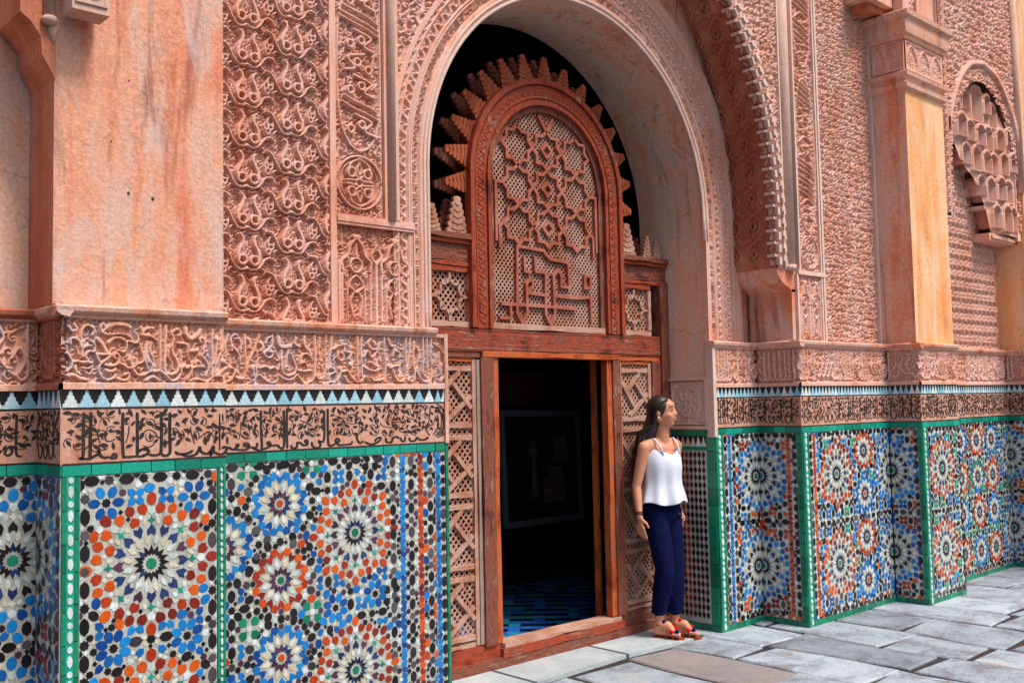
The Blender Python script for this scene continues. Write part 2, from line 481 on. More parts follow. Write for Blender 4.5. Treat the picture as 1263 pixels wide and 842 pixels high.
class Relief:
    def __init__(s, u0, u1, v0, v1, res):
        s.u0, s.u1, s.v0, s.v1 = u0, u1, v0, v1
        s.nx = max(2, int(round((u1 - u0) / res)) + 1); s.ny = max(2, int(round((v1 - v0) / res)) + 1)
        s.dx = (u1 - u0) / (s.nx - 1); s.dy = (v1 - v0) / (s.ny - 1)
        s.h = np.zeros((s.ny, s.nx))
        s.U, s.V = np.meshgrid(np.linspace(u0, u1, s.nx), np.linspace(v0, v1, s.ny))
    def stamp(s, x, y, w, h):
        i0 = max(0, int((x - w - s.u0) / s.dx)); i1 = min(s.nx, int((x + w - s.u0) / s.dx) + 2)
        j0 = max(0, int((y - w - s.v0) / s.dy)); j1 = min(s.ny, int((y + w - s.v0) / s.dy) + 2)
        if i0 >= i1 or j0 >= j1: return
        d2 = ((s.U[j0:j1, i0:i1] - x) ** 2 + (s.V[j0:j1, i0:i1] - y) ** 2) / (w * w)
        val = h * np.clip(1.7 * np.sqrt(np.clip(1 - d2, 0, 1)) ** 1.1, 0, 1)
        np.maximum(s.h[j0:j1, i0:i1], val, out=s.h[j0:j1, i0:i1])
    def stroke(s, pts, w, h, taper=0.0, w0=None, smooth=True):
        step = max(w * 0.45, s.dx * 0.7)
        if smooth: Q = catmull(pts, step)
        else:
            Q = np.vstack([catmull([pts[i], pts[i + 1]], step) for i in range(len(pts) - 1)])
        n = len(Q)
        for i, (x, y) in enumerate(Q):
            t = i / max(1, n - 1)
            ww = w * (1 - taper * t)
            if w0 is not None: ww = w0 + (w - w0) * t
            s.stamp(x, y, max(ww, s.dx * 0.8), h)
    def ring(s, x, y, r, w, h, n=14):
        a = [(x + r * math.cos(2 * math.pi * k / n), y + r * math.sin(2 * math.pi * k / n)) for k in range(n + 1)]
        s.stroke(a, w, h)
    def hole(s, x, y, w, k=0.0):
        i0 = max(0, int((x - w - s.u0) / s.dx)); i1 = min(s.nx, int((x + w - s.u0) / s.dx) + 2)
        j0 = max(0, int((y - w - s.v0) / s.dy)); j1 = min(s.ny, int((y + w - s.v0) / s.dy) + 2)
        if i0 >= i1 or j0 >= j1: return
        d2 = ((s.U[j0:j1, i0:i1] - x) ** 2 + (s.V[j0:j1, i0:i1] - y) ** 2) / (w * w)
        s.h[j0:j1, i0:i1] = np.where(d2 < 1, k, s.h[j0:j1, i0:i1])
    def rect(s, a0, a1, b0, b1, h):
        mk = (s.U >= a0) & (s.U <= a1) & (s.V >= b0) & (s.V <= b1)
        s.h[mk] = np.maximum(s.h[mk], h)
    def curls(s, sp, w, h, seed=1, only_low=True, bounds=None):
        """small scrolls and leaves that fill the ground between the main strokes"""
        rg = random.Random(seed)
        a0, a1, b0, b1 = bounds or (s.u0, s.u1, s.v0, s.v1)
        ny = int((b1 - b0) / sp) + 1; nx = int((a1 - a0) / sp) + 1
        for j in range(ny):
            for i in range(nx):
                x = a0 + (i + 0.5 + (0.5 if j % 2 else 0)) * sp + rg.uniform(-.18, .18) * sp
                y = b0 + (j + 0.5) * sp + rg.uniform(-.18, .18) * sp
                if not (a0 < x < a1 and b0 < y < b1): continue
                d = rg.choice((-1, 1)); ph = rg.uniform(0, 6.28); R = sp * rg.uniform(.40, .52)
                pts = []
                for k in range(9):
                    t = k / 8
                    rr = R * (1 - 0.72 * t)
                    an = ph + d * t * 5.2
                    pts.append((x + rr * math.cos(an), y + rr * math.sin(an)))
                s.stroke(pts, w, h, taper=0.1)
                ex, ey = pts[0]
                an = ph - d * 1.1
                s.stroke([(ex, ey), (ex + R * .55 * math.cos(an), ey + R * .55 * math.sin(an))], w * 1.5, h * .9, taper=0.6)
                s.stamp(x, y, w * 1.15, h)
    def roughen(s, amt, seed=3):
        rg = np.random.RandomState(seed)
        n = rg.randn(s.ny, s.nx)
        for _ in range(2):
            n = (n + np.roll(n, 1, 0) + np.roll(n, -1, 0) + np.roll(n, 1, 1) + np.roll(n, -1, 1)) / 5
        s.h = s.h + n * amt
    def build(s, name, fr, base, mat, parent, mask=None, mapf=None, kind=None, label=None, depth=1.0):
        """grid mesh; base = offset along the normal of height 0; mapf(U,V,H)->xyz for curved sheets"""
        U, V, H = s.U, s.V, s.h * depth + base
        if mapf is None:
            o, u, v, n = (np.array(t) for t in (fr.o, fr.u, fr.v, fr.n))
            X = o + U[..., None] * u + V[..., None] * v + H[..., None] * n
        else:
            X = mapf(U, V, H)
        ny, nx = s.ny, s.nx
        idx = np.arange(ny * nx).reshape(ny, nx)
        q = np.stack([idx[:-1, :-1], idx[:-1, 1:], idx[1:, 1:], idx[1:, :-1]], -1)
        if mask is not None:
            k = mask[:-1, :-1] & mask[1:, 1:] & mask[:-1, 1:] & mask[1:, :-1]
            q = q[k]
        q = q.reshape(-1, 4)
        me = bpy.data.meshes.new(name)
        me.vertices.add(ny * nx); me.vertices.foreach_set('co', X.reshape(-1).astype(np.float32))
        me.loops.add(len(q) * 4); me.loops.foreach_set('vertex_index', q.reshape(-1).astype(np.int32))
        me.polygons.add(len(q)); me.polygons.foreach_set('loop_start', (np.arange(len(q)) * 4).astype(np.int32))
        me.polygons.foreach_set('use_smooth', np.ones(len(q), bool))
        me.materials.append(MATS[mat])
        me.update(calc_edges=True)
        me.validate()
        return link(name, me, parent, kind, label)

def parse(strokes):
    out = []
    for w, t in strokes:
        out.append((w, [tuple(map(float, p.split(','))) for p in t.split()]))
    return out

FRIEZE_P = [(1,"1.442,1.88 1.449,1.9 1.435,1.915 1.415,1.914 1.401,1.894 1.4,1.866 1.405,1.835 1.404,1.796"),(1,"1.361,1.844 1.361,1.862 1.374,1.867 1.391,1.856 1.4,1.831"),(1,"1.349,1.809 1.358,1.796 1.366,1.778 1.365,1.758 1.348,1.74"),(1,"1.368,1.775 1.388,1.779 1.405,1.775 1.422,1.776 1.44,1.772"),(1.4,"1.351,1.726 1.375,1.726 1.399,1.713 1.426,1.709"),(1,"1.378,1.761 1.382,1.74 1.399,1.727"),(0.7,"1.405,1.754 1.426,1.751 1.443,1.762"),(0.7,"1.412,1.741 1.433,1.73 1.443,1.748"),(1,"1.426,1.783 1.417,1.8 1.429,1.818 1.446,1.815"),(1,"1.412,1.832 1.425,1.839 1.439,1.839"),(0.8,"1.391,1.803 1.388,1.817 1.381,1.834"),(1.5,"1.463,1.865 1.477,1.851 1.488,1.833 1.495,1.816"),(1,"1.457,1.808 1.488,1.807 1.513,1.805 1.495,1.787 1.474,1.769 1.467,1.748 1.475,1.723 1.496,1.709 1.52,1.713 1.534,1.727"),(1,"1.457,1.808 1.464,1.787 1.474,1.773"),(1,"1.492,1.766 1.52,1.763 1.541,1.774 1.545,1.799 1.534,1.813 1.525,1.798 1.534,1.79"),(1,"1.545,1.774 1.563,1.767 1.577,1.756 1.599,1.756 1.614,1.771 1.612,1.793"),(1,"1.538,1.713 1.567,1.706 1.585,1.717 1.581,1.735 1.567,1.727"),(1,"1.61,1.771 1.632,1.775 1.64,1.782"),(1,"1.505,1.852 1.523,1.87 1.548,1.872 1.57,1.86 1.575,1.835 1.563,1.817 1.545,1.824"),(1,"1.477,1.893 1.474,1.915 1.484,1.926 1.491,1.905 1.477,1.893 1.502,1.884"),(1.6,"1.498,1.914 1.53,1.926 1.566,1.925 1.588,1.915"),(0.8,"1.516,1.884 1.548,1.889 1.581,1.882 1.599,1.865"),(1,"1.603,1.746 1.621,1.728 1.647,1.731 1.666,1.742"),(1,"1.628,1.851 1.636,1.815 1.651,1.779 1.662,1.75"),(1,"1.65,1.833 1.651,1.804 1.662,1.779"),(1,"1.581,1.861 1.614,1.854 1.621,1.869 1.613,1.894"),(1.3,"1.632,1.917 1.643,1.888 1.665,1.889"),(1,"1.581,1.785 1.588,1.803 1.592,1.778 1.599,1.76"),(0.7,"1.621,1.757 1.632,1.742"),(1.2,"1.354,1.91 1.367,1.893 1.384,1.901 1.374,1.918"),(1.3,"1.495,1.745 1.517,1.741 1.531,1.749"),(0.8,"1.436,1.857 1.449,1.847 1.453,1.818"),(1,"1.711,1.929 1.709,1.853 1.709,1.758 1.694,1.743 1.668,1.742 1.646,1.728 1.635,1.724"),(1,"1.657,1.859 1.653,1.823 1.664,1.794 1.675,1.772 1.679,1.746"),(0.8,"1.675,1.856 1.668,1.823 1.683,1.79 1.687,1.757"),(1.2,"1.734,1.924 1.73,1.835 1.73,1.75 1.747,1.732 1.774,1.736 1.786,1.758 1.78,1.788 1.763,1.817 1.759,1.843 1.766,1.873 1.759,1.899 1.782,1.915 1.797,1.897 1.784,1.887"),(1,"1.713,1.743 1.736,1.725 1.759,1.706 1.786,1.714 1.801,1.743"),(1,"1.798,1.747 1.798,1.788 1.794,1.826"),(1,"1.805,1.758 1.813,1.77 1.821,1.755 1.837,1.766 1.843,1.744 1.825,1.71"),(1,"1.841,1.755 1.864,1.763 1.901,1.763"),(1,"1.864,1.763 1.861,1.782 1.876,1.786 1.888,1.767"),(1,"1.86,1.71 1.88,1.71 1.913,1.703 1.933,1.722 1.945,1.76 1.962,1.802 1.982,1.849 2.012,1.904"),(1,"1.935,1.917 1.931,1.84 1.933,1.76 1.929,1.729"),(1,"1.949,1.879 1.958,1.883 1.949,1.821 1.941,1.775"),(1,"1.974,1.918 1.968,1.848 1.974,1.806"),(1,"1.885,1.862 1.877,1.877 1.893,1.881 1.901,1.858 1.893,1.831 1.913,1.828"),(1,"1.901,1.828 1.888,1.809 1.905,1.79 1.917,1.76 1.904,1.725"),(1,"1.957,1.729 1.982,1.749 2.003,1.772 1.995,1.791 1.986,1.783 1.999,1.776"),(1,"1.953,1.726 1.978,1.722 1.982,1.699"),(1,"1.999,1.768 2.003,1.73 2.015,1.706"),(1.7,"1.817,1.92 1.821,1.894 1.841,1.879 1.869,1.895 1.881,1.915"),(1.3,"1.642,1.903 1.656,1.914 1.683,1.915"),(1.1,"1.634,1.888 1.671,1.883 1.694,1.868"),(1.3,"1.841,1.827 1.872,1.831"),(0.8,"1.829,1.856 1.825,1.819 1.833,1.789"),(1.2,"1.786,1.859 1.817,1.856 1.829,1.841"),(1.2,"1.649,1.706 1.679,1.721 1.702,1.71"),(0.8,"1.747,1.843 1.743,1.806 1.759,1.777 1.759,1.751"),(1.3,"1.645,1.815 1.642,1.786"),]
FRIEZE_M = [(1,"2.143,1.924 2.13,1.878 2.125,1.82"),(1,"2.161,1.85 2.156,1.904 2.179,1.925 2.192,1.909 2.174,1.904"),(1,"2.161,1.879 2.179,1.854 2.197,1.83 2.201,1.797"),(1,"2.224,1.922 2.226,1.843 2.23,1.78 2.223,1.73 2.201,1.722 2.178,1.73"),(1,"2.298,1.925 2.27,1.856 2.242,1.801 2.23,1.755"),(1,"2.284,1.852 2.288,1.81 2.279,1.781 2.283,1.739 2.265,1.713"),(1,"2.165,1.771 2.174,1.755 2.16,1.722 2.138,1.709"),(1,"2.26,1.776 2.27,1.781 2.267,1.768 2.258,1.77 2.265,1.764 2.269,1.734"),(1,"2.364,1.922 2.364,1.884 2.345,1.858 2.321,1.841 2.335,1.824 2.359,1.824 2.368,1.846 2.345,1.849"),(1,"2.331,1.887 2.34,1.909 2.354,1.918"),(1,"2.302,1.773 2.33,1.781 2.354,1.769 2.373,1.778 2.392,1.765 2.399,1.791"),(1,"2.302,1.739 2.334,1.714 2.372,1.705 2.391,1.722 2.382,1.735"),(1.9,"2.397,1.915 2.402,1.881 2.431,1.873 2.46,1.878"),(1,"2.411,1.855 2.411,1.804 2.42,1.757 2.444,1.739 2.479,1.748 2.489,1.779 2.474,1.813 2.465,1.843"),(1,"2.45,1.856 2.435,1.813 2.43,1.774 2.445,1.765 2.45,1.778 2.438,1.78"),(1,"2.401,1.739 2.43,1.722 2.469,1.722 2.493,1.744"),(1,"2.49,1.918 2.485,1.887 2.509,1.875"),(1.3,"2.535,1.923 2.534,1.888 2.559,1.858 2.574,1.837"),(1,"2.514,1.796 2.524,1.836 2.554,1.841 2.574,1.819"),(1,"2.498,1.764 2.538,1.76 2.573,1.764"),(1,"2.592,1.93 2.594,1.828 2.591,1.758 2.58,1.718 2.538,1.701 2.513,1.722 2.498,1.744"),(0.8,"2.62,1.922 2.615,1.86 2.619,1.811"),(1,"2.656,1.932 2.65,1.851 2.652,1.776 2.639,1.732 2.613,1.723 2.598,1.74"),(1.2,"2.687,1.928 2.682,1.874 2.671,1.821 2.66,1.767"),(1,"2.691,1.776 2.707,1.759 2.675,1.741 2.67,1.705"),(1,"2.618,1.709 2.649,1.701 2.69,1.71"),(0.8,"2.514,1.796 2.538,1.801 2.553,1.779"),(0.8,"2.368,1.82 2.387,1.808 2.397,1.816 2.378,1.85"),(1.5,"2.307,1.887 2.317,1.87 2.307,1.853"),(1.2,"2.197,1.905 2.206,1.88 2.201,1.851"),(0.8,"2.174,1.796 2.187,1.78 2.183,1.755"),(1.5,"2.242,1.906 2.252,1.885 2.247,1.864"),(1,"2.737,1.91 2.751,1.911 2.751,1.899 2.737,1.898 2.737,1.91"),(1,"2.695,1.867 2.728,1.886 2.767,1.892"),(1,"2.728,1.858 2.722,1.829 2.744,1.811 2.758,1.835 2.739,1.853"),(1,"2.727,1.778 2.741,1.782 2.738,1.768 2.727,1.773 2.738,1.759 2.726,1.726 2.693,1.702"),(1,"2.791,1.797 2.803,1.8 2.803,1.79 2.791,1.792 2.802,1.783 2.799,1.754"),(1.2,"2.838,1.932 2.835,1.85 2.836,1.764 2.839,1.726 2.856,1.712"),(1,"2.861,1.933 2.857,1.851 2.862,1.779 2.862,1.736"),(1,"2.749,1.759 2.777,1.764 2.799,1.735 2.827,1.712 2.856,1.712 2.879,1.736"),(1,"2.76,1.735 2.776,1.712 2.793,1.707"),(1.2,"2.916,1.925 2.898,1.9 2.921,1.876 2.951,1.872"),(1,"2.874,1.832 2.898,1.866 2.921,1.833 2.95,1.858 2.975,1.912"),(1,"2.874,1.784 2.902,1.77 2.943,1.765 2.973,1.775"),(0.8,"2.885,1.736 2.907,1.712"),(1,"2.999,1.932 2.998,1.854 3.005,1.78 2.99,1.726 2.937,1.717 2.914,1.731"),(1.2,"3.023,1.928 3.04,1.894 3.064,1.89 3.051,1.84"),(1,"3.021,1.79 3.036,1.79 3.029,1.781 3.038,1.781 3.069,1.791 3.093,1.791 3.099,1.806"),(1,"3.05,1.771 3.068,1.727 3.092,1.712 3.123,1.722 3.136,1.767 3.131,1.856 3.138,1.936"),(1,"3.163,1.937 3.156,1.857 3.142,1.777"),(1,"3.188,1.918 3.18,1.807 3.191,1.757 3.178,1.712 3.153,1.717"),(1,"3.245,1.939 3.246,1.833 3.242,1.757 3.273,1.722 3.241,1.712"),(1,"3.274,1.94 3.272,1.834 3.276,1.747"),(1,"3.204,1.767 3.228,1.727 3.26,1.707 3.292,1.717 3.306,1.768"),(1,"3.303,1.941 3.295,1.859 3.3,1.798"),(0.8,"3.2,1.893 3.218,1.858 3.211,1.807"),(0.7,"3.328,1.906 3.366,1.881 3.392,1.841 3.39,1.758 3.363,1.707"),(0.7,"3.353,1.866 3.354,1.768"),(0.7,"3.332,1.768 3.324,1.727"),(0.7,"3.337,1.697 3.382,1.697"),(0.7,"3.371,1.81 3.364,1.748"),(0.7,"3.333,1.845 3.332,1.794"),(0.8,"2.795,1.883 2.8,1.835"),(1.6,"2.934,1.911 2.945,1.896"),(0.8,"3.064,1.87 3.094,1.856 3.088,1.831"),(1.2,"2.915,1.808 2.955,1.785"),(0.9,"2.705,1.763 2.716,1.744 2.71,1.716"),(1.2,"2.767,1.859 2.795,1.85 2.783,1.821"),]
BAND_P = [(1,"1.412,1.582 1.411,1.492 1.41,1.402 1.393,1.394"),(1,"1.439,1.581 1.437,1.491 1.436,1.398 1.43,1.39 1.396,1.392"),(1,"1.436,1.39 1.448,1.397 1.466,1.408 1.469,1.424 1.473,1.405 1.488,1.392 1.51,1.394"),(1,"1.51,1.394 1.52,1.387 1.535,1.389 1.535,1.402 1.526,1.405 1.52,1.393"),(1,"1.562,1.579 1.56,1.486 1.564,1.397 1.577,1.39 1.613,1.39 1.639,1.39 1.655,1.396"),(1,"1.618,1.578 1.619,1.484 1.619,1.394"),(1,"1.619,1.407 1.639,1.419 1.655,1.415"),(0.4,"1.491,1.495 1.497,1.463 1.516,1.46 1.532,1.468"),(0.4,"1.469,1.515 1.463,1.49 1.475,1.452"),(0.4,"1.586,1.524 1.583,1.486 1.573,1.448"),(0.4,"1.413,1.535 1.435,1.513"),(0.4,"1.435,1.447 1.417,1.429"),(1,"1.639,1.422 1.655,1.421 1.665,1.408 1.655,1.396 1.639,1.392"),(1,"1.665,1.395 1.692,1.391 1.71,1.396 1.715,1.412 1.717,1.49 1.715,1.575"),(1,"1.752,1.575 1.751,1.489 1.753,1.41 1.746,1.391 1.729,1.387 1.717,1.396"),(1,"1.773,1.403 1.787,1.392 1.818,1.391 1.843,1.399 1.843,1.406"),(1,"1.801,1.388 1.829,1.38 1.86,1.385 1.875,1.405 1.878,1.418 1.885,1.397 1.907,1.386 1.925,1.395 1.939,1.418 1.939,1.398 1.925,1.379 1.932,1.395 1.957,1.384 1.983,1.382 1.998,1.399 1.99,1.413 1.976,1.407"),(0.6,"1.967,1.564 1.967,1.397"),(0.6,"1.98,1.563 1.982,1.529"),(0.4,"1.645,1.493 1.665,1.502 1.688,1.491 1.702,1.465"),(0.4,"1.642,1.435 1.665,1.427 1.688,1.439"),(0.4,"1.839,1.51 1.843,1.479 1.857,1.432"),(0.4,"1.878,1.458 1.9,1.477 1.925,1.483"),]
BAND_M = [(1,"2.115,1.398 2.132,1.402 2.132,1.382 2.119,1.37"),(1,"2.141,1.401 2.163,1.388 2.18,1.395 2.185,1.411 2.194,1.407 2.185,1.395"),(1,"2.163,1.388 2.22,1.383 2.243,1.392 2.243,1.409 2.229,1.415 2.22,1.406 2.261,1.392 2.283,1.395 2.286,1.415"),(1,"2.305,1.575 2.306,1.472 2.308,1.381 2.283,1.382 2.261,1.392"),(1,"2.31,1.381 2.338,1.388 2.356,1.4 2.343,1.417 2.338,1.405 2.366,1.397 2.389,1.398 2.403,1.385 2.422,1.388 2.425,1.468 2.423,1.573"),(1,"2.44,1.581 2.439,1.467 2.441,1.379"),(1,"2.46,1.395 2.469,1.378 2.493,1.385 2.494,1.406 2.513,1.403 2.527,1.392 2.549,1.395 2.547,1.417 2.535,1.413 2.547,1.4"),(1,"2.571,1.407 2.581,1.381 2.611,1.376 2.621,1.392 2.611,1.41 2.641,1.417 2.643,1.568"),(1,"2.663,1.577 2.662,1.46 2.666,1.39 2.686,1.383 2.707,1.393"),(0.4,"2.207,1.499 2.203,1.463 2.229,1.438 2.256,1.441"),(0.4,"2.203,1.516 2.243,1.527 2.266,1.51"),(0.4,"2.366,1.47 2.394,1.46 2.403,1.427"),(0.4,"2.509,1.52 2.548,1.506 2.577,1.488"),(0.4,"2.451,1.538 2.47,1.513 2.461,1.492"),(1,"2.701,1.414 2.712,1.4 2.728,1.404 2.718,1.418 2.706,1.409 2.723,1.385 2.761,1.384 2.795,1.387 2.801,1.401"),(1,"2.835,1.442 2.829,1.414 2.846,1.39 2.869,1.398"),(1,"2.874,1.393 2.915,1.379 2.955,1.39 2.973,1.408 2.962,1.414 2.938,1.4 2.944,1.395"),(1,"3.003,1.412 3.008,1.388 3.038,1.386 3.045,1.406 3.069,1.414 3.087,1.404"),(1,"3.093,1.409 3.105,1.388 3.123,1.393 3.123,1.412"),(1,"3.148,1.406 3.16,1.386 3.191,1.39 3.198,1.404 3.222,1.391 3.254,1.392 3.273,1.402 3.26,1.397"),(0.4,"2.78,1.534 2.802,1.543 2.853,1.518 2.83,1.495 2.774,1.496"),(0.4,"2.969,1.496 2.986,1.476 3.045,1.464"),(0.4,"3.131,1.521 3.181,1.505"),(0.6,"3.321,1.572 3.354,1.571 3.386,1.55 3.398,1.494 3.39,1.433 3.363,1.408"),(0.6,"3.334,1.556 3.366,1.535 3.378,1.479 3.364,1.429 3.318,1.41"),(0.6,"3.32,1.521 3.345,1.48 3.332,1.445 3.305,1.415"),(0.6,"3.289,1.572 3.281,1.497 3.255,1.457 3.286,1.411"),]
STRAP = [(1,"4.338,3.302 4.427,3.304 4.523,3.302 4.573,3.319 4.637,3.388 4.673,3.368 4.647,3.309 4.811,3.304 4.759,3.264 4.681,3.216 4.621,3.278 4.572,3.306 4.538,3.38 4.477,3.378 4.488,3.327 4.492,3.284 4.436,3.213 4.39,3.258 4.338,3.302"),(1,"4.436,3.213 4.411,3.157 4.422,3.128 4.356,3.088 4.396,3.059 4.431,3.038 4.43,2.994 4.453,2.962 4.404,2.921 4.409,2.887 4.343,2.84 4.297,2.856 4.239,2.84 4.246,2.901 4.196,2.928 4.254,2.979 4.267,3.032 4.337,3.05 4.356,3.088"),(1,"4.422,3.128 4.493,3.099 4.578,3.107 4.642,3.165 4.681,3.216"),(1,"4.681,3.216 4.699,3.183 4.729,3.142 4.817,3.11 4.766,3.093 4.665,3.097 4.578,3.103 4.576,3.049 4.515,3.027 4.49,2.993 4.453,2.962"),(1,"4.576,3.049 4.638,3.044 4.674,3 4.691,2.949 4.646,2.916 4.67,2.875 4.606,2.832 4.558,2.844 4.472,2.825 4.462,2.885 4.453,2.962"),(1,"4.817,3.11 4.828,3.057 4.75,3.019 4.691,2.949 4.748,2.938 4.746,2.893 4.809,2.855 4.874,2.872 4.942,2.953 4.891,2.992 4.906,3.04 4.828,3.057"),(1,"4.817,3.11 4.925,3.199 4.902,3.122 4.906,3.04 4.998,3.034 4.943,2.962"),(1,"4.22,3.196 4.222,3.077 4.327,3.109 4.27,3.144 4.22,3.196"),(1,"4.327,3.109 4.279,3.042 4.159,3.033 4.196,2.937"),(1,"4.196,2.928 4.183,2.884 4.179,2.73"),(1,"4.245,2.841 4.215,2.786 4.225,2.735"),(1,"4.942,2.953 4.934,2.906 4.937,2.813"),(1,"4.606,2.832 4.592,2.775"),(1,"4.343,2.84 4.365,2.786 4.352,2.749"),(1,"4.177,2.655 4.172,2.205"),(1,"4.242,2.642 4.243,2.208"),(1,"4.177,2.655 4.223,2.689 4.277,2.753"),(1,"4.121,2.717 4.171,2.664"),(1,"4.178,2.205 4.6,2.207 4.837,2.204"),(1,"4.163,2.118 4.253,2.118 4.249,2.209"),(1,"4.319,2.577 4.307,2.154 4.351,2.088 4.393,2.158 4.392,2.343 4.433,2.38 4.452,2.337 4.417,2.296"),(1,"4.319,2.577 4.549,2.568"),(1,"4.41,2.286 4.547,2.279"),(1,"4.377,2.509 4.381,2.421 4.428,2.419"),(1,"4.471,2.517 4.476,2.428 4.565,2.425 4.557,2.155 4.597,2.093 4.641,2.159 4.635,2.41 4.679,2.453 4.706,2.415 4.704,2.344 4.783,2.344 4.774,2.506 4.61,2.518 4.569,2.545 4.549,2.568"),(1,"4.638,2.279 4.847,2.276 4.982,2.289 4.991,2.124"),(1,"4.74,2.58 4.857,2.57 4.844,2.199 4.885,2.104 4.918,2.182 4.919,2.627 4.966,2.684 5.014,2.741"),(1,"4.934,2.431 4.987,2.43 4.984,2.352 4.931,2.348 4.934,2.431"),(1,"4.996,2.665 4.995,2.456"),(1,"4.46,2.575 4.462,2.664 4.42,2.621"),(1,"4.712,2.588 4.729,2.661 4.671,2.645"),(1,"4.238,2.768 4.357,2.762 4.423,2.71 4.462,2.664 4.505,2.729 4.576,2.776 4.646,2.754 4.687,2.687 4.746,2.734 4.821,2.793 4.894,2.77 4.951,2.682"),(1,"4.569,2.545 4.598,2.588 4.628,2.631"),]
# ------------------------------------------------------------------ zellige: glazed tiles set in a pale ground
def star_poly(n, r0, r1, ph=0.0):
    return [((r0 if i % 2 == 0 else r1) * math.sin(ph + math.pi * i / n), (r0 if i % 2 == 0 else r1) * math.cos(ph + math.pi * i / n)) for i in range(2 * n)][::-1]
SH = {
    'star': star_poly(8, 1.06, .78),
    'star16': star_poly(12, 1.0, .84),
    'cross': star_poly(4, 1.0, .5),
    'oval': [(0, -1), (.42, -.60), (.52, -.15), (.52, .15), (.42, .60), (0, 1), (-.42, .60), (-.52, .15), (-.52, -.15), (-.42, -.60)],
    'kite': [(0, -1), (.36, -.35), (.50, .25), (.28, .8), (0, 1), (-.28, .8), (-.50, .25), (-.36, -.35)],
    'dart': [(0, -1), (.26, -.2), (.42, .35), (0, 1), (-.42, .35), (-.26, -.2)],
    'arrow': [(-.42, -1), (0, -.55), (.42, -1), (.52, -.1), (0, 1), (-.52, -.1)],
    'shield': [(0, -1), (.52, -.30), (.56, .45), (.30, 1), (0, .80), (-.30, 1), (-.56, .45), (-.52, -.30)],
    'diamond': [(0, -1), (.62, -.42), (.92, 0), (.62, .42), (0, 1), (-.62, .42), (-.92, 0), (-.62, -.42)],
    'bar': [(-.5, -1), (.5, -1), (.5, 1), (-.5, 1)],
}

def clip_poly(P, u0, u1, v0, v1):
    def cl(P, ax, lim, sg):
        out = []
        for i in range(len(P)):
            a, b = P[i], P[(i + 1) % len(P)]
            ia = sg * (a[ax] - lim) >= 0; ib = sg * (b[ax] - lim) >= 0
            if ia: out.append(a)
            if ia != ib:
                t = (lim - a[ax]) / (b[ax] - a[ax])
                out.append((a[0] + (b[0] - a[0]) * t, a[1] + (b[1] - a[1]) * t))
        return out
    for ax, lim, sg in ((0, u0, 1), (0, u1, -1), (1, v0, 1), (1, v1, -1)):
        P = cl(P, ax, lim, sg)
        if len(P) < 3: return []
    return P

TILE_MESH = {}
TT = 0.0022
def tile_mesh(shape, color, a, b):
    key = (shape, color, round(a, 4), round(b, 4))
    if key not in TILE_MESH:
        mb = MB([color])
        mb.prism(FLAT, [(x * a, y * b) for x, y in SH[shape]], 0.0, TT, bev=0.0005)
        TILE_MESH[key] = mb.mesh('tile')
    return TILE_MESH[key]

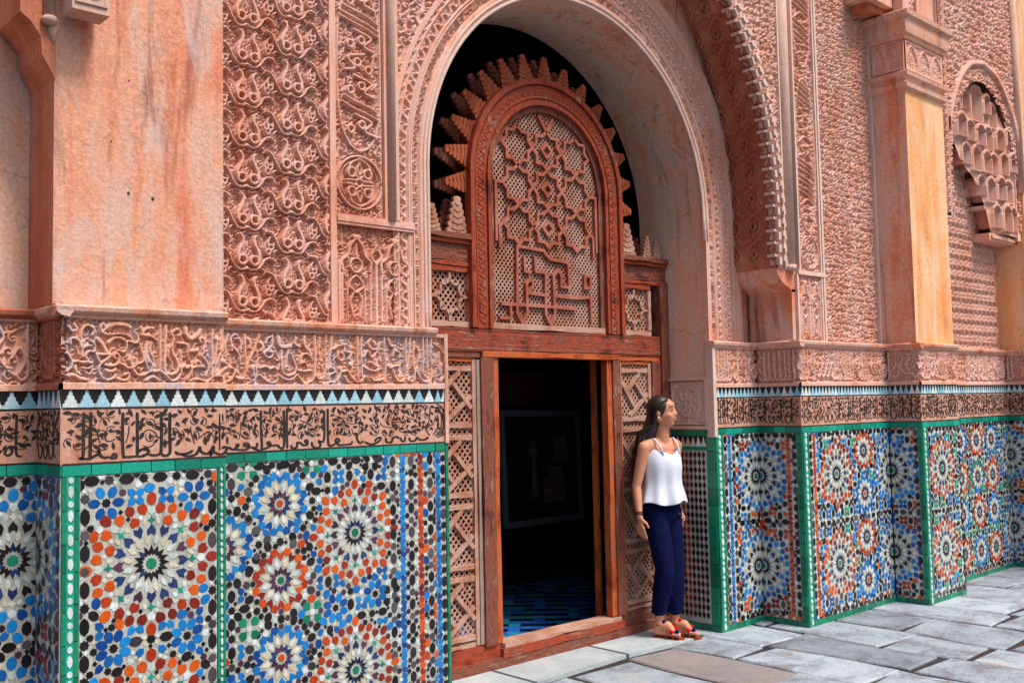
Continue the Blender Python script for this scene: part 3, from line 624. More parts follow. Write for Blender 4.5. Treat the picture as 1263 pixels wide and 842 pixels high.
class Zellige:
    """a panel of cut tiles; pieces are (shape, colour, u, v, angle, half width, half length)"""
    def __init__(s, u0, u1, v0, v1, seed=1):
        s.b = (u0, u1, v0, v1); s.P = []; s.rg = random.Random(seed)
    def add(s, sh, col, u, v, ang, a, b):
        s.P.append((sh, col, u, v, ang, a, b))
    def radial(s, sh, col, cu, cv, r, th, a, b, turn=0.0):
        # th measured from the up direction, piece points outward
        s.add(sh, col if isinstance(col, str) else s.rg.choice(col), cu + r * math.sin(th), cv + r * math.cos(th), -th + turn, a, b)
    def big(s, cu, cv, R=.24, scheme='orange', sx=1.0):
        k = R / .24
        hot = ['g_orange', 'g_orange', 'g_red'] if scheme == 'orange' else ['g_blue']
        mid = ['g_plum', 'g_plum', 'g_darkblue'] if scheme == 'orange' else ['g_black', 'g_darkblue', 'g_black']
        crs = 'g_teal' if scheme == 'orange' else 'g_cream'
        s.add('star16', 'g_green', cu, cv, 0, .022 * k, .022 * k)
        for i in range(16):
            th = 2 * math.pi * i / 16
            h = th + math.pi / 16
            s.radial('arrow', ['g_black', 'g_black', 'g_darkblue'], cu, cv, .049 * k, th, .0175 * k, .0200 * k)
            s.radial('kite', ['g_white', 'g_cream', 'g_white'], cu, cv, .090 * k, h, .020 * k, .019 * k, math.pi)
            s.radial('arrow', mid, cu, cv, .124 * k, th + 0, .034 * k, .0220 * k, math.pi if i % 2 else 0)
        for i in range(8):
            th = 2 * math.pi * i / 8
            h = th + math.pi / 8
            s.radial('cross', crs, cu, cv, .160 * k, th, .0165 * k, .0165 * k)
            s.radial('shield', 'g_white', cu, cv, .194 * k, th, .026 * k, .017 * k)
            for e in (-1, 1):
                s.radial('kite', ['g_white', 'g_cream'], cu, cv, .156 * k, th + e * .165, .017 * k, .013 * k, e * .5)
                s.radial('shield', hot, cu, cv, .203 * k, th + e * .165, .0335 * k, .0225 * k, e * -.35)
            s.radial('shield', hot, cu, cv, .168 * k, h, .0340 * k, .0200 * k, math.pi)
            s.radial('oval', hot, cu, cv, .213 * k, h, .0340 * k, .0215 * k)
            s.radial('oval', hot, cu, cv, .240 * k, th, .0360 * k, .0260 * k)
    def small(s, cu, cv, R=.15, scheme='blue'):
        k = R / .15
        if scheme == 'blue': c0, c1, c2, c3 = 'g_orange', ['g_plum', 'g_darkblue', 'g_plum'], ['g_cream', 'g_white'], ['g_blue']
        elif scheme == 'orange': c0, c1, c2, c3 = 'g_green', ['g_plum', 'g_plum', 'g_darkblue'], ['g_cream', 'g_white'], ['g_orange', 'g_red', 'g_orange']
        else: c0, c1, c2, c3 = 'g_teal', ['g_plum', 'g_darkblue'], ['g_cream', 'g_white'], ['g_teal', 'g_green', 'g_blue']
        s.add('star16', c0, cu, cv, 0, .019 * k, .019 * k)
        for i in range(12):
            th = 2 * math.pi * i / 12; h = th + math.pi / 12
            s.radial('arrow', c1, cu, cv, .047 * k, th, .0250 * k, .0215 * k)
            s.radial('kite', c2, cu, cv, .086 * k, h, .0270 * k, .0220 * k, math.pi)
            s.radial('arrow', c3, cu, cv, .116 * k, th, .0360 * k, .0225 * k, math.pi)
            s.radial('shield', c3, cu, cv, .137 * k, h, .0370 * k, .0215 * k)
    def ring(s, cu, cv, r, n, lobes=0, amp=0.0, ph=0.0, skip=None):
        for i in range(n):
            th = ph + 2 * math.pi * i / n
            rr = r + amp * math.cos(lobes * th) if lobes else r
            if i % 2 == 0: s.radial('star', ['g_black', 'g_black', 'g_black', 'g_grey'], cu, cv, rr, th, .0190, .0190)
            else: s.radial('oval', ['g_black', 'g_black', 'g_black', 'g_grey'], cu, cv, rr, th + 0, .036, .0250)
    def floral(s, cu, cv, col='g_green', c0='g_white'):
        s.add('star', c0, cu, cv, 0, .016, .016)
        for i in range(4): s.radial('shield', col, cu, cv, .040, i * math.pi / 2 + math.pi / 4, .036, .0225)
    def flower(s, cu, cv, col=('g_blue',), c0='g_black', n=6, R=.038):
        s.add('star', c0, cu, cv, 0, .0180, .0180)
        for i in range(n): s.radial('oval', list(col), cu, cv, R * 1.22, 2 * math.pi * (i + .5) / n, .0330, .0250)
    def column(s, u, v0, v1, kind, pitch=.052):
        n = max(1, int(round((v1 - v0) / pitch))); d = (v1 - v0) / n
        for i in range(n):
            v = v0 + (i + .5) * d
            if kind == 'dark':
                if i % 2: s.add('star', s.rg.choice(['g_black', 'g_grey']), u, v, 0, .0190, .0190)
                else: s.add('oval', s.rg.choice(['g_black', 'g_black', 'g_black', 'g_grey']), u, v, 0, .036, d * .50)
            else:
                for e in (0,):
                    c = {'blue': ['g_blue'], 'orange': ['g_orange', 'g_orange', 'g_red']}[kind]
                    s.add('shield', s.rg.choice(c), u, v + d * .24, .5 if i % 2 else -.5, .034, d * .27)
                    s.add('shield', s.rg.choice(c), u, v - d * .24, -.5 if i % 2 else .5, .034, d * .27)
    def row(s, v, u0, u1, pitch=.052, off=0):
        n = max(1, int(round((u1 - u0) / pitch))); d = (u1 - u0) / n
        for i in range(n):
            u = u0 + (i + .5) * d
            if (i + off) % 2: s.add('star', s.rg.choice(['g_black', 'g_black', 'g_black', 'g_grey']), u, v, 0, .0190, .0190)
            else: s.add('oval', s.rg.choice(['g_black', 'g_black', 'g_black', 'g_grey']), u, v, math.pi / 2, .038, d * .47)
    def fill(s, bias=('g_blue',), sc=1.0, off=(0, 0)):
        """fill what is left with the star and hexagon lattice, then close the gaps with small stars"""
        u0, u1, v0, v1 = s.b
        E_ = [(p[2], p[3], max(p[5] * .55, p[6]) * .86) for p in s.P]
        g = .0635 * sc
        nu = max(2, int(round((u1 - u0) / g))); nv = max(2, int(round((v1 - v0) / g)))
        du, dv = (u1 - u0) / nu, (v1 - v0) / nv
        def clear(x, y, r, k=.86):
            for (a, b_, c) in E_:
                if (a - x) ** 2 + (b_ - y) ** 2 < ((r + c) * k) ** 2: return False
            return True
        new = []
        for j in range(nv):
            for i in range(nu):
                x = u0 + (i + .5) * du; y = v0 + (j + .5) * dv
                ii, jj = (i + off[0]) % 2, (j + off[1]) % 2
                if ii == 0 and jj == 0:
                    if clear(x, y, .019): new.append(('star', s.rg.choice(['g_black', 'g_black', 'g_black', 'g_grey']), x, y, 0, .0190, .0190))
                elif ii == 1 and jj == 0:
                    if clear(x, y, .026): new.append(('oval', s.rg.choice(['g_black', 'g_black', 'g_black', 'g_grey']), x, y, math.pi / 2, .036, .0290))
                elif ii == 0 and jj == 1:
                    if clear(x, y, .026): new.append(('oval', s.rg.choice(['g_black', 'g_black', 'g_black', 'g_grey']), x, y, 0, .036, .0290))
                else:
                    c = s.rg.choice(bias)
                    for q in range(4):
                        an = math.pi / 4 + q * math.pi / 2
                        px, py = x + .026 * math.cos(an), y + .026 * math.sin(an)
                        if clear(px, py, .017, .9): new.append(('shield', c, px, py, an - math.pi / 2 + math.pi, .026, .0200))
                    new.append(('cross', 'g_cream', x, y, math.pi / 4, .009, .009))
        for p in new:
            if p[0] == 'cross' and not clear(p[2], p[3], .02): continue
            s.P.append(p)
        Q = [(p[2], p[3], max(p[5] * .55, p[6])) for p in s.P]
        for rr, kind in ((.0225, 'ov'), (.0170, 'st'), (.0125, 'dot')):
            gg = rr * .4
            nu = int((u1 - u0) / gg) + 2; nv = int((v1 - v0) / gg) + 2
            C = np.array([(u0 + i * gg, v0 + j * gg) for j in range(nv) for i in range(nu)])
            D = np.full(len(C), 9.0); W_ = np.zeros(len(C), int)
            for k, (x, y, r) in enumerate(Q):
                d = np.hypot(C[:, 0] - x, C[:, 1] - y) - r * .84
                m_ = d < D; D[m_] = d[m_]; W_[m_] = k
            while True:
                ok = np.nonzero(D >= rr * .84)[0]
                if len(ok) == 0: break
                k = int(ok[np.argmin(D[ok])])
                x, y = C[k]
                if kind == 'ov':
                    q = Q[W_[k]]; an = math.atan2(y - q[1], x - q[0])
                    s.add('oval', s.rg.choice(['g_black', bias[0], bias[-1], 'g_orange']), x, y, an, .034, .0245); rad = .0205
                elif kind == 'st':
                    s.add('star', s.rg.choice(['g_black', 'g_plum', 'g_white']), x, y, 0, .0150, .0150); rad = .0150
                else:
                    s.add('diamond', s.rg.choice(['g_white', 'g_cream', 'g_black']), x, y, 0, .0105, .0105); rad = .011
                Q.append((x, y, rad))
                np.minimum(D, np.hypot(C[:, 0] - x, C[:, 1] - y) - rad, out=D)
    def build(s, fr, parent, nparts=300, ground_h=0.0, order=None):
        u0, u1, v0, v1 = s.b
        g = MB(['zellige_ground'])
        g.prism(fr, [(u0, v0), (u1, v0), (u1, v1), (u0, v1)], -.02, ground_h)
        g.build('tile_bed', parent)
        items = []
        for (sh, col, u, v, an, a, b) in s.P:
            jit = s.rg.uniform(-.035, .035)
            ca, sa = math.cos(an + jit), math.sin(an + jit)
            pts = [(u + x * a * ca - y * b * sa, v + x * a * sa + y * b * ca) for x, y in SH[sh]]
            cp = clip_poly(pts, u0 + .002, u1 - .002, v0 + .002, v1 - .002)
            if len(cp) < 3: continue
            clipped = any(p[0] < u0 + .002 or p[0] > u1 - .002 or p[1] < v0 + .002 or p[1] > v1 - .002 for p in pts)
            ar = abs(sum(cp[i][0] * cp[(i + 1) % len(cp)][1] - cp[(i + 1) % len(cp)][0] * cp[i][1] for i in range(len(cp)))) / 2
            if ar < 2e-5: continue
            key = ar if order is None else ar * order(u, v)
            items.append((key, sh, col, u, v, an + jit, a, b, cp, clipped))
        items.sort(key=lambda t: -t[0])
        cols = sorted({t[2] for t in items})
        rest = MB(cols)
        for i, (_, sh, col, u, v, an, a, b, cp, clipped) in enumerate(items):
            h = ground_h + s.rg.uniform(-.0006, .0004)
            if i < nparts:
                if clipped:
                    mb = MB([col]); mb.prism(fr, cp, h, h + TT, bev=.0004, var=s.rg.random()); mb.build('tile', parent)
                else:
                    o = bpy.data.objects.new('tile', tile_mesh(sh, col, a, b))
                    COL.objects.link(o); o.parent = parent
                    o.matrix_parent_inverse = Matrix.Translation(-root_loc(parent))
                    o.matrix_basis = fr.mat(u, v, an, h)
            else:
                rest.prism(fr, cp, h, h + TT, mi=cols.index(col), bev=.0004, var=s.rg.random())
        if rest.f: rest.build('small_tiles', parent, kind='stuff')

def glazed_strip(fr, u0, u1, v0, v1, parent, col='g_green', seed=1, ln=.085, h=0.004, name='border_tile', horizontal=None, joined=False):
    """a run of oblong glazed border tiles, each slightly uneven"""
    rg = random.Random(seed)
    hor = (u1 - u0) > (v1 - v0) if horizontal is None else horizontal
    L = (u1 - u0) if hor else (v1 - v0)
    n = max(1, int(round(L / ln))); cuts = [0] + [((i + rg.uniform(-.12, .12)) / n) * L for i in range(1, n)] + [L]
    whole = MB([col])
    for i in range(n):
        a, b = cuts[i] + .0008, cuts[i + 1] - .0008
        q = (u0 + a, u0 + b, v0, v1) if hor else (u0, u1, v0 + a, v0 + b)
        mb = whole if joined else MB([col])
        mb.prism(fr, [(q[0], q[2]), (q[1], q[2]), (q[1], q[3]), (q[0], q[3])], -.015, h + rg.uniform(-.0008, .0008), bev=.0012, var=rg.random())
        if not joined: mb.build(name, parent)
    if joined: whole.build(name + 's', parent, kind='stuff')

def bead_strip(fr, u0, u1, v0, v1, parent, seed=1, h=.004, joined=False, pitch=.085):
    """green strip with a chain of long and round white pieces down the middle"""
    w = u1 - u0
    glazed_strip(fr, u0, u0 + w * .27, v0, v1, parent, 'g_green', seed, ln=.12, h=h, joined=joined)
    glazed_strip(fr, u1 - w * .27, u1, v0, v1, parent, 'g_green', seed + 1, ln=.12, h=h, joined=joined)
    g = MB(['g_teal']); g.prism(fr, [(u0 + w * .27, v0), (u1 - w * .27, v0), (u1 - w * .27, v1), (u0 + w * .27, v1)], -.015, h - .002); g.build('strip_bed', parent)
    n = max(2, int((v1 - v0) / pitch)); d = (v1 - v0) / n
    cu = (u0 + u1) / 2
    whole = MB(['g_white'])
    rg = random.Random(seed)
    for i in range(n):
        for (cv, a, b) in ((v0 + (i + .34) * d, w * .20, d * .27), (v0 + (i + .82) * d, w * .20, d * .15)):
            mb = whole if joined else MB(['g_white'])
            mb.prism(fr, [(cu + x * 2 * a * .8, cv + y * b) for x, y in SH['oval']], h - .002, h + .0012, bev=.001, var=rg.random())
            if not joined: mb.build('bead_tile', parent)
    if joined: whole.build('bead_tiles', parent, kind='stuff')

def merlon_band(fr, u0, u1, v0, v1, parent, pitch=.062, h=.003, joined=False, seed=1, mirror=False, col=('g_skyblue', 'g_skyblue', 'g_white'), dark='g_black'):
    """black glazed ground with pale stepped merlons standing side by side"""
    bd = MB([dark]); bd.prism(fr, [(u0, v0), (u1, v0), (u1, v1), (u0, v1)], -.015, h - .002); bd.build('merlon_bed', parent)
    n = max(1, int(round((u1 - u0) / pitch))); d = (u1 - u0) / n; H = v1 - v0
    rg = random.Random(seed)
    whole = MB(list(dict.fromkeys(col)))
    prof = [(.49, 0), (.48, .20), (.37, .24), (.36, .38), (.25, .43), (.23, .60), (.13, .66), (.10, .84), (.03, .95)]
    for i in range(n):
        cu = u0 + (i + .5) * d
        k = rg.uniform(.95, 1.0)
        pts = [(cu + x * d * 1.0, v0 + y * H * k) for x, y in prof] + [(cu - x * d, v0 + y * H * k) for x, y in prof[::-1]]
        c = rg.choice(col)
        if joined: whole.prism(fr, pts, h - .002, h + .0008, mi=list(dict.fromkeys(col)).index(c), var=rg.random())
        else:
            mb = MB([c]); mb.prism(fr, pts, h - .002, h + .001, bev=.0006, var=rg.random()); mb.build('merlon_tile', parent)
    if joined: whole.build('merlon_tiles', parent, kind='stuff')

def leaf_pts(u, v, L, ang, w=.42):
    ca, sa = math.cos(ang), math.sin(ang)
    P = [(0, -1), (w * .9, -.4), (w, .1), (w * .5, .65), (.12, 1), (-.25, .55), (-w, .05), (-w * .8, -.5)]
    return [(u + (x * ca - y * sa) * L, v + (x * sa + y * ca) * L) for x, y in P]

def ribbon(mb, fr, pts, w, h0, h1, mi=0, step=.006):
    Q = catmull(pts, step)
    n = len(Q)
    L = []; R = []
    for i in range(n):
        a = Q[max(0, i - 1)]; b = Q[min(n - 1, i + 1)]
        t = b - a; l = np.hypot(*t) + 1e-9
        nx, ny = -t[1] / l, t[0] / l
        # broad nib: thicker on down strokes
        ww = w * (0.75 + 0.45 * abs(t[1]) / l)
        if i == 0 or i == n - 1: ww *= .55
        L.append((Q[i][0] + nx * ww, Q[i][1] + ny * ww)); R.append((Q[i][0] - nx * ww, Q[i][1] - ny * ww))
    for i in range(n - 1):
        mb.prism(fr, [R[i], R[i + 1], L[i + 1], L[i]], h0, h1 + (i % 3) * 0.00012, mi)

def script_band(fr, u0, u1, v0, v1, parent, strokes=None, seed=1, h=.003, dens=.030, right_panel=False):
    """pink clay band with raised black glazed lettering, scrolls and leaves; framed by black lines"""
    rg = random.Random(seed)
    bd = MB(['terracotta_glaze']); bd.prism(fr, [(u0, v0), (u1, v0), (u1, v1), (u0, v1)], -.015, h); bd.build('clay_band', parent)
    mb = MB(['g_letter'])
    H = v1 - v0
    h0, h1 = h - .001, h + .0016
    for a, b in ((v0, v0 + .008), (v1 - .007, v1)):
        mb.prism(fr, [(u0, a), (u1, a), (u1, b), (u0, b)], h0, h1)
    L = MB(['g_letter'])
    occ = []
    if strokes is not None:
        for w, pts in strokes:
            pts = [(a_, v0 + .013 + (b_ - 1.379) * .92) if b_ > 1.36 else (a_, b_) for a_, b_ in pts]
            lt = MB(['g_letter']); ribbon(lt, fr, pts, .0046 * (w if w < 1 else 1.15), h0, h1); lt.build('letter_stroke', parent)
            occ += [tuple(p) for p in catmull(pts, .012)]
    else:
        u = u0 + .02
        while u < u1 - .05:       # procedural lettering where the photograph is too small to read
            k = rg.random(); b = v0 + .2 * H; t = v1 - .1 * H
            if k < .45:
                ribbon(L, fr, [(u, t), (u - .002, (b + t) / 2), (u, b), (u + .02, b - .01)], .0042, h0, h1); du = rg.uniform(.022, .034)
            elif k < .75:
                ribbon(L, fr, [(u, b + .03), (u + .012, b - .012), (u + .035, b - .016), (u + .05, b + .012), (u + .044, b + .03)], .0042, h0, h1); du = .06
            else:
                ribbon(L, fr, [(u, b), (u + .014, b + .026), (u + .03, b + .012), (u + .018, b - .004), (u + .004, b)], .004, h0, h1); du = .045
            occ += [(u, v0 + q * H) for q in (.15, .3, .5, .7, .85)] if k < .45 else [(u + .02, b)]
            u += du
    if strokes is not None or True:
        pass
    # leaves and flowers in the upper part
    tries = int((u1 - u0) * H / (dens * dens) * 9)
    placed = []
    for _ in range(tries):
        x = rg.uniform(u0 + .012, u1 - .012); y = rg.uniform(v0 + .30 * H, v1 - .018)
        if any((x - a) ** 2 + (y - b) ** 2 < (dens * .42) ** 2 for a, b in occ): continue
        if any((x - a) ** 2 + (y - b) ** 2 < (dens * .86) ** 2 for a, b in placed): continue
        placed.append((x, y))
        s = dens * rg.uniform(.42, .64)
        an = rg.uniform(-2.6, 2.6)
        mb.prism(fr, leaf_pts(x, y, s, an), h0, h1 + .0004)
        if rg.random() < .55:
            mb.prism(fr, leaf_pts(x + s * .5 * math.sin(an + 1), y + s * .5 * math.cos(an + 1), s * .6, an + 1.3), h0, h1 + .0006)
        if rg.random() < .6:
            a2 = rg.uniform(0, 6.28); R = dens * .62
            arc = [(x + R * math.cos(a2 + q), y + R * math.sin(a2 + q)) for q in (0, .8, 1.6, 2.4, 3.1)]
            if all(v0 + .01 < q[1] < v1 - .01 and u0 < q[0] < u1 for q in arc):
                ribbon(mb, fr, arc, .0014, h0, h1)
    mb.build('glazed_leaves', parent, kind='stuff')
    if L.f: L.build('glazed_lettering', parent, kind='stuff')

def dado(fr, u0, u1, parent, seed, strokes=None, mer=.062, joined=True, top=True, green_top=True):
    """everything between the zellige and the stucco: green border, lettering band, merlons"""
    if green_top: glazed_strip(fr, u0, u1, 1.345, 1.385, parent, 'g_teal', seed, ln=.11, joined=joined)
    script_band(fr, u0, u1, 1.385, 1.603, parent, strokes, seed)
    merlon_band(fr, u0, u1, 1.603, 1.675, parent, mer, joined=joined, seed=seed)

def frieze(fr, u0, u1, parent, strokes=None, seed=1, res=.003, curl=.045, mat='stucco_mix', alifs=True):
    """carved stucco lettering band between two mouldings"""
    R = Relief(u0, u1, 1.672, 1.962, res)
    if strokes is not None:
        for w, pts in strokes:
            R.stroke(pts, .0060 * w, .017, taper=.15)
        R.curls(.040, .0038, .0085, seed)
    else:
        rg = random.Random(seed); u = u0 + .02
        while u < u1 - .03:
            k = rg.random()
            if k < .5: R.stroke([(u, 1.93), (u - .003, 1.83), (u + .002, 1.74), (u - .02, 1.715), (u - .04, 1.73)], .0068, .016); u += rg.uniform(.028, .045)
            elif k < .8: R.stroke([(u, 1.80), (u + .03, 1.84), (u + .05, 1.79), (u + .02, 1.735), (u - .01, 1.75)], .0068, .016); u += .06
            else: R.stroke([(u, 1.93), (u + .02, 1.88), (u - .005, 1.83), (u + .025, 1.77), (u + .05, 1.76)], .0065, .016); u += .05
        R.curls(curl, .0048, .012, seed)
    R.h[R.V > 1.943] = 0.0175
    R.h[R.V < 1.697] = 0.0175
    R.roughen(.0006, seed)
    return R.build('lettering_frieze', fr, -.016, mat, parent, depth=1.55)

def ledge(mb, fr, u0, u1, z0=1.945, d=.03, h=.05, mi=0):
    """moulded string course: cavetto, fillet and weathered top"""
    prof = [(0.0, -.02), (.004, .0), (.010, .016), (.018, d - .004), (.024, d), (.040, d + .003), (h - .006, d), (h, d - .02), (h, -.05)]
    n = max(2, int((u1 - u0) / .08))
    rg = random.Random(int(abs(u0) * 1000) + 5)
    for i in range(n):
        a = u0 + (u1 - u0) * i / n; b = u0 + (u1 - u0) * (i + 1) / n
        for k in range(len(prof) - 1):
            (za, ha), (zb, hb) = prof[k], prof[k + 1]
            mb.poly([fr.p(a, z0 + za, ha), fr.p(b, z0 + za, ha), fr.p(b, z0 + zb, hb), fr.p(a, z0 + zb, hb)], mi)
    for a, sgn in ((u0, 1), (u1, -1)):
        q = [fr.p(a, z0 + za, ha) for za, ha in prof]
        mb.poly(q[::-1] if sgn > 0 else q, mi)

# ------------------------------------------------------------------ the ground
ground = MB(['mortar'])
ground.poly([(-60, -60, -.02), (60, -60, -.02), (60, 4.7, -.02), (-60, 4.7, -.02)])
g = ground.build('courtyard_ground', kind='structure')

floor = MB(['mortar'])
floor.box(-6, 20, -6, 4.66, -.06, -.012)
floor = floor.build('floor', kind='structure')
rg = random.Random(21)
# flagstones lie in courses that run towards the wall; joints are uneven
edges = [3.30, 3.78, 4.30, 4.76, 5.22, 5.68, 6.15, 6.62, 7.14, 7.60, 8.12, 8.6, 9.1, 9.62, 10.1, 10.62, 11.2]
ev = {}
def ex(i, y):       # slightly bent course line, the same for both neighbours
    return edges[i] + .035 * math.sin(2.1 * y + i * 1.7) + .015 * math.sin(5.3 * y + i * 3.1)
far = MB(['flagstone'])
for i in range(len(edges) - 1):
    y = 4.58 if 3.7 < edges[i] < 5.3 else 4.62
    if i in (1, 2, 3, 4): y = 4.21 + (.0 if i < 3 else .03)
    y -= rg.uniform(0, .5) if i > 5 else 0
    first = True
    if i > 5:
        y = 4.62
    while y > -3.0:
        L = rg.uniform(.42, 1.05)
        if first and i > 5: L = rg.uniform(.3, .8)
        first = False
        y2 = y - L
        g1 = .013 + rg.random() * .014
        sk = rg.uniform(-.05, .05)
        P = []
        for t in (0, .33, .66, 1.0):
            yy = y + (y2 - y) * t
            P.append((ex(i, yy) + g1 * .8 + rg.uniform(-.012, .010), yy - (g1 if t == 0 else (-g1 if t == 1 else 0))))
        Q = []
        for t in (1.0, .66, .33, 0):
            yy = y + (y2 - y) * t + sk * (1 if t in (0, 1.0) else .5)
            Q.append((ex(i + 1, yy) - g1 * .8 + rg.uniform(-.010, .012), yy - (g1 if t == 0 else (-g1 if t == 1.0 else 0))))
        pts = P + Q
        h = rg.uniform(-.004, .006)
        near = y2 > 0.4
        mb = MB(['flagstone_dark' if rg.random() < .03 else 'flagstone']) if near else far
        b = .012
        cx = sum(p[0] for p in pts) / 8; cy = sum(p[1] for p in pts) / 8
        def ins(p, k): 
            dx, dy = cx - p[0], cy - p[1]; l = math.hypot(dx, dy); return (p[0] + dx / l * k, p[1] + dy / l * k)
        tl = rg.uniform(-.004, .004)
        n = 8; o = len(mb.v)
        mb.v += [(p[0], p[1], -.05) for p in pts] + [(p[0], p[1], h - .008) for p in pts] + [ins(p, b) + (h + tl * (p[1] - cy),) for p in pts]
        for lv in (0, 1):
            for k in range(n):
                k2 = (k + 1) % n
                mb.f.append([o + lv * n + k, o + lv * n + k2, o + (lv + 1) * n + k2, o + (lv + 1) * n + k]); mb.m.append(0); mb.var.append(0.0)
        mb.f.append([o + 2 * n + k for k in range(n)]); mb.m.append(0); mb.var.append(0.0)
        if near: mb.build('flagstone', floor)
        y = y2
far.build('far_flagstones', floor, kind='stuff')
# pale marble threshold slabs in front of the door
for (x0, x1) in ((3.62, 4.02), (4.03, 4.86), (4.87, 5.55)):
    mb = MB(['marble'])
    pts = [(x0, 4.24 + .03 * math.sin(x0 * 3)), (x1 - .008, 4.24 + .03 * math.sin(x1 * 3)), (x1 - .008, 4.64), (x0, 4.64)]
    mb.prism(FLAT, pts, -.05, .012, bev=.006)
    mb.build('threshold_slab', floor)

# ------------------------------------------------------------------ left pilaster
YP = 3.95
pil = thing('pilaster', 'broad plastered pilaster with sixteen pointed star tile dado at the left', 'pilaster', (1.65, 3.95, 0))
F = front(YP); S = side(1.33)
core = MB(['plaster', 'mortar', 'plaster_brown'])
core.box(1.345, 1.99, YP + .016, 4.30, 0, 1.69, 1)
core.box(1.345, 1.99, YP + .02, 4.30, 1.69, 2.0, 0)
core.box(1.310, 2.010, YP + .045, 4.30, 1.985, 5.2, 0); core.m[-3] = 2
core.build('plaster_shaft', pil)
mb = MB(['plaster'])
ledge(mb, F, 1.30, 1.995)
ledge(mb, S, -4.22, -YP + .03)
mb.build('string_course', pil)
frieze(F, 1.333, 1.995, pil, parse(FRIEZE_P), seed=5)
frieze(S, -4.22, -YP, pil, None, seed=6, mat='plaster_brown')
dado(F, 1.333, 1.995, pil, 11, parse(BAND_P), mer=.058, joined=False)
dado(S, -4.215, -YP + .002, pil, 12, None, mer=.055)
bead_strip(F, 1.335, 1.398, .0, 1.345, pil, 3)
bead_strip(F, 1.957, 1.994, .0, 1.345, pil, 4, pitch=.06)
z = Zellige(1.400, 1.955, .04, 1.343, 3)
z.big(1.678, .985, .255, 'orange'); z.big(1.678, .375, .255, 'orange')
z.row(1.322, 1.41, 1.95, .066)
for uu in (1.42, 1.935):
    z.column(uu, .06, 1.29, 'dark', .068)
z.flower(1.500, 1.235); z.flower(1.856, 1.235); z.flower(1.53, .68, n=8, R=.04); z.flower(1.826, .68, n=8, R=.04)
z.fill()
z.build(F, pil, 300, order=lambda u, v: 1.0 if v > .55 else .2)
glazed_strip(F, 1.333, 1.995, 0, .04, pil, 'g_green', 5, joined=True)
z = Zellige(-4.215, -YP - .004, .04, 1.343, 4)
z.big(-4.22, 1.03, .25, 'blue'); z.big(-4.22, .39, .25, 'blue')
z.column(-3.975, .06, 1.33, 'dark', .06); z.fill(('g_blue', 'g_red'))
z.build(S, pil, 0)

# carved box bracket, small engaged column and corbel at the pilaster head
cb = MB(['column_grey'])
cb.box(1.325, 1.468, 3.85, 3.96, 3.108, 3.62); 
cb.box(1.336, 1.457, 3.843, 3.86, 3.135, 3.150)
cb.build('bracket_box', pil)
R = Relief(1.345, 1.450, 3.150, 3.60, .004)
for zz in (3.17, 3.25, 3.33, 3.41, 3.49, 3.57):
    for e in (-1, 1):
        R.stroke([(1.3975, zz - .012), (1.3975 + e * .03, zz + .004), (1.3975 + e * .045, zz + .034)], .008, .014, taper=.6)
    R.stroke([(1.3975, zz), (1.3975, zz + .045)], .008, .014, taper=.7)
R.h[(R.U < 1.353) | (R.U > 1.442)] = .016
R.build('bracket_carving', front(3.85), -.008, 'stucco_pale', pil)
cc = MB(['column_grey']); cc.smooth = True
cc.tube([(1.285, 3.975, 3.10), (1.285, 3.975, 3.7)], .022, 12)
cc.tube([(1.25, 4.01, 3.09), (1.25, 4.01, 3.7)], .018, 12)
cc.ball((1.285, 3.975, 3.085), (.032, .032, .022))
cc.tube([(1.30, 3.985, 3.08), (1.30, 3.985, 3.04), (1.303, 3.99, 2.99)], [.022, .016, .004], 10)
cc.build('engaged_column', pil)
lb = MB(['plaster_brown'])
prof = [(0, 2.86), (.02, 2.90), (.05, 2.95), (.055, 3.02), (.09, 3.07), (.13, 3.10), (.135, 3.6), (0, 3.6)]
n = len(prof)
for i in range(n - 1):
    (a, za), (b, zb) = prof[i], prof[i + 1]
    lb.poly([(1.312 - a, 4.26, za), (1.312 - a, 3.985, za), (1.312 - b, 3.985, zb), (1.312 - b, 4.26, zb)])
lb.poly([(1.312 - a, 3.985, za) for a, za in prof])
lb.build('corbel', pil)
# chips and old fixing holes in the plaster
fx = MB(['lead'])
for (x, zz, r) in ((1.60, 2.46, .006), (1.70, 2.45, .007), (1.60, 2.92, .003), (1.53, 2.66, .003)):
    fx.ball((x, YP + .044, zz), (r, .004, r * 1.2))
fx.build('wall_plug', pil)

# ------------------------------------------------------------------ recessed wall at the left edge
rw = thing('recessed_wall', 'shaded wall with blue star tiles recessed behind the left edge of the pilaster', 'wall', (0.9, 4.3, 0))
F2 = front(4.22)
core = MB(['plaster_grey', 'mortar'])
core.box(-.2, 1.335, 4.236, 4.9, 0, 1.69, 1); core.box(-.2, 1.335, 4.236, 4.9, 1.69, 1.96, 0); core.box(-.2, 1.312, 4.28, 4.9, 1.96, 5.2, 0)
core.build('wall_body', rw)
mb = MB(['plaster_brown']); ledge(mb, F2, -.2, 1.32); mb.build('string_course', rw)
frieze(F2, .5, 1.33, rw, None, seed=8)
dado(F2, .5, 1.33, rw, 13)
z = Zellige(.5, 1.33, .04, 1.343, 5)
z.big(1.245, 1.02, .25, 'blue'); z.big(1.245, .38, .25, 'blue'); z.big(.75, 1.02, .24, 'orange'); z.big(.75, .38, .24, 'orange')
z.row(1.322, .51, 1.32, .06); z.fill(('g_blue',))
z.build(F2, rw, 0)

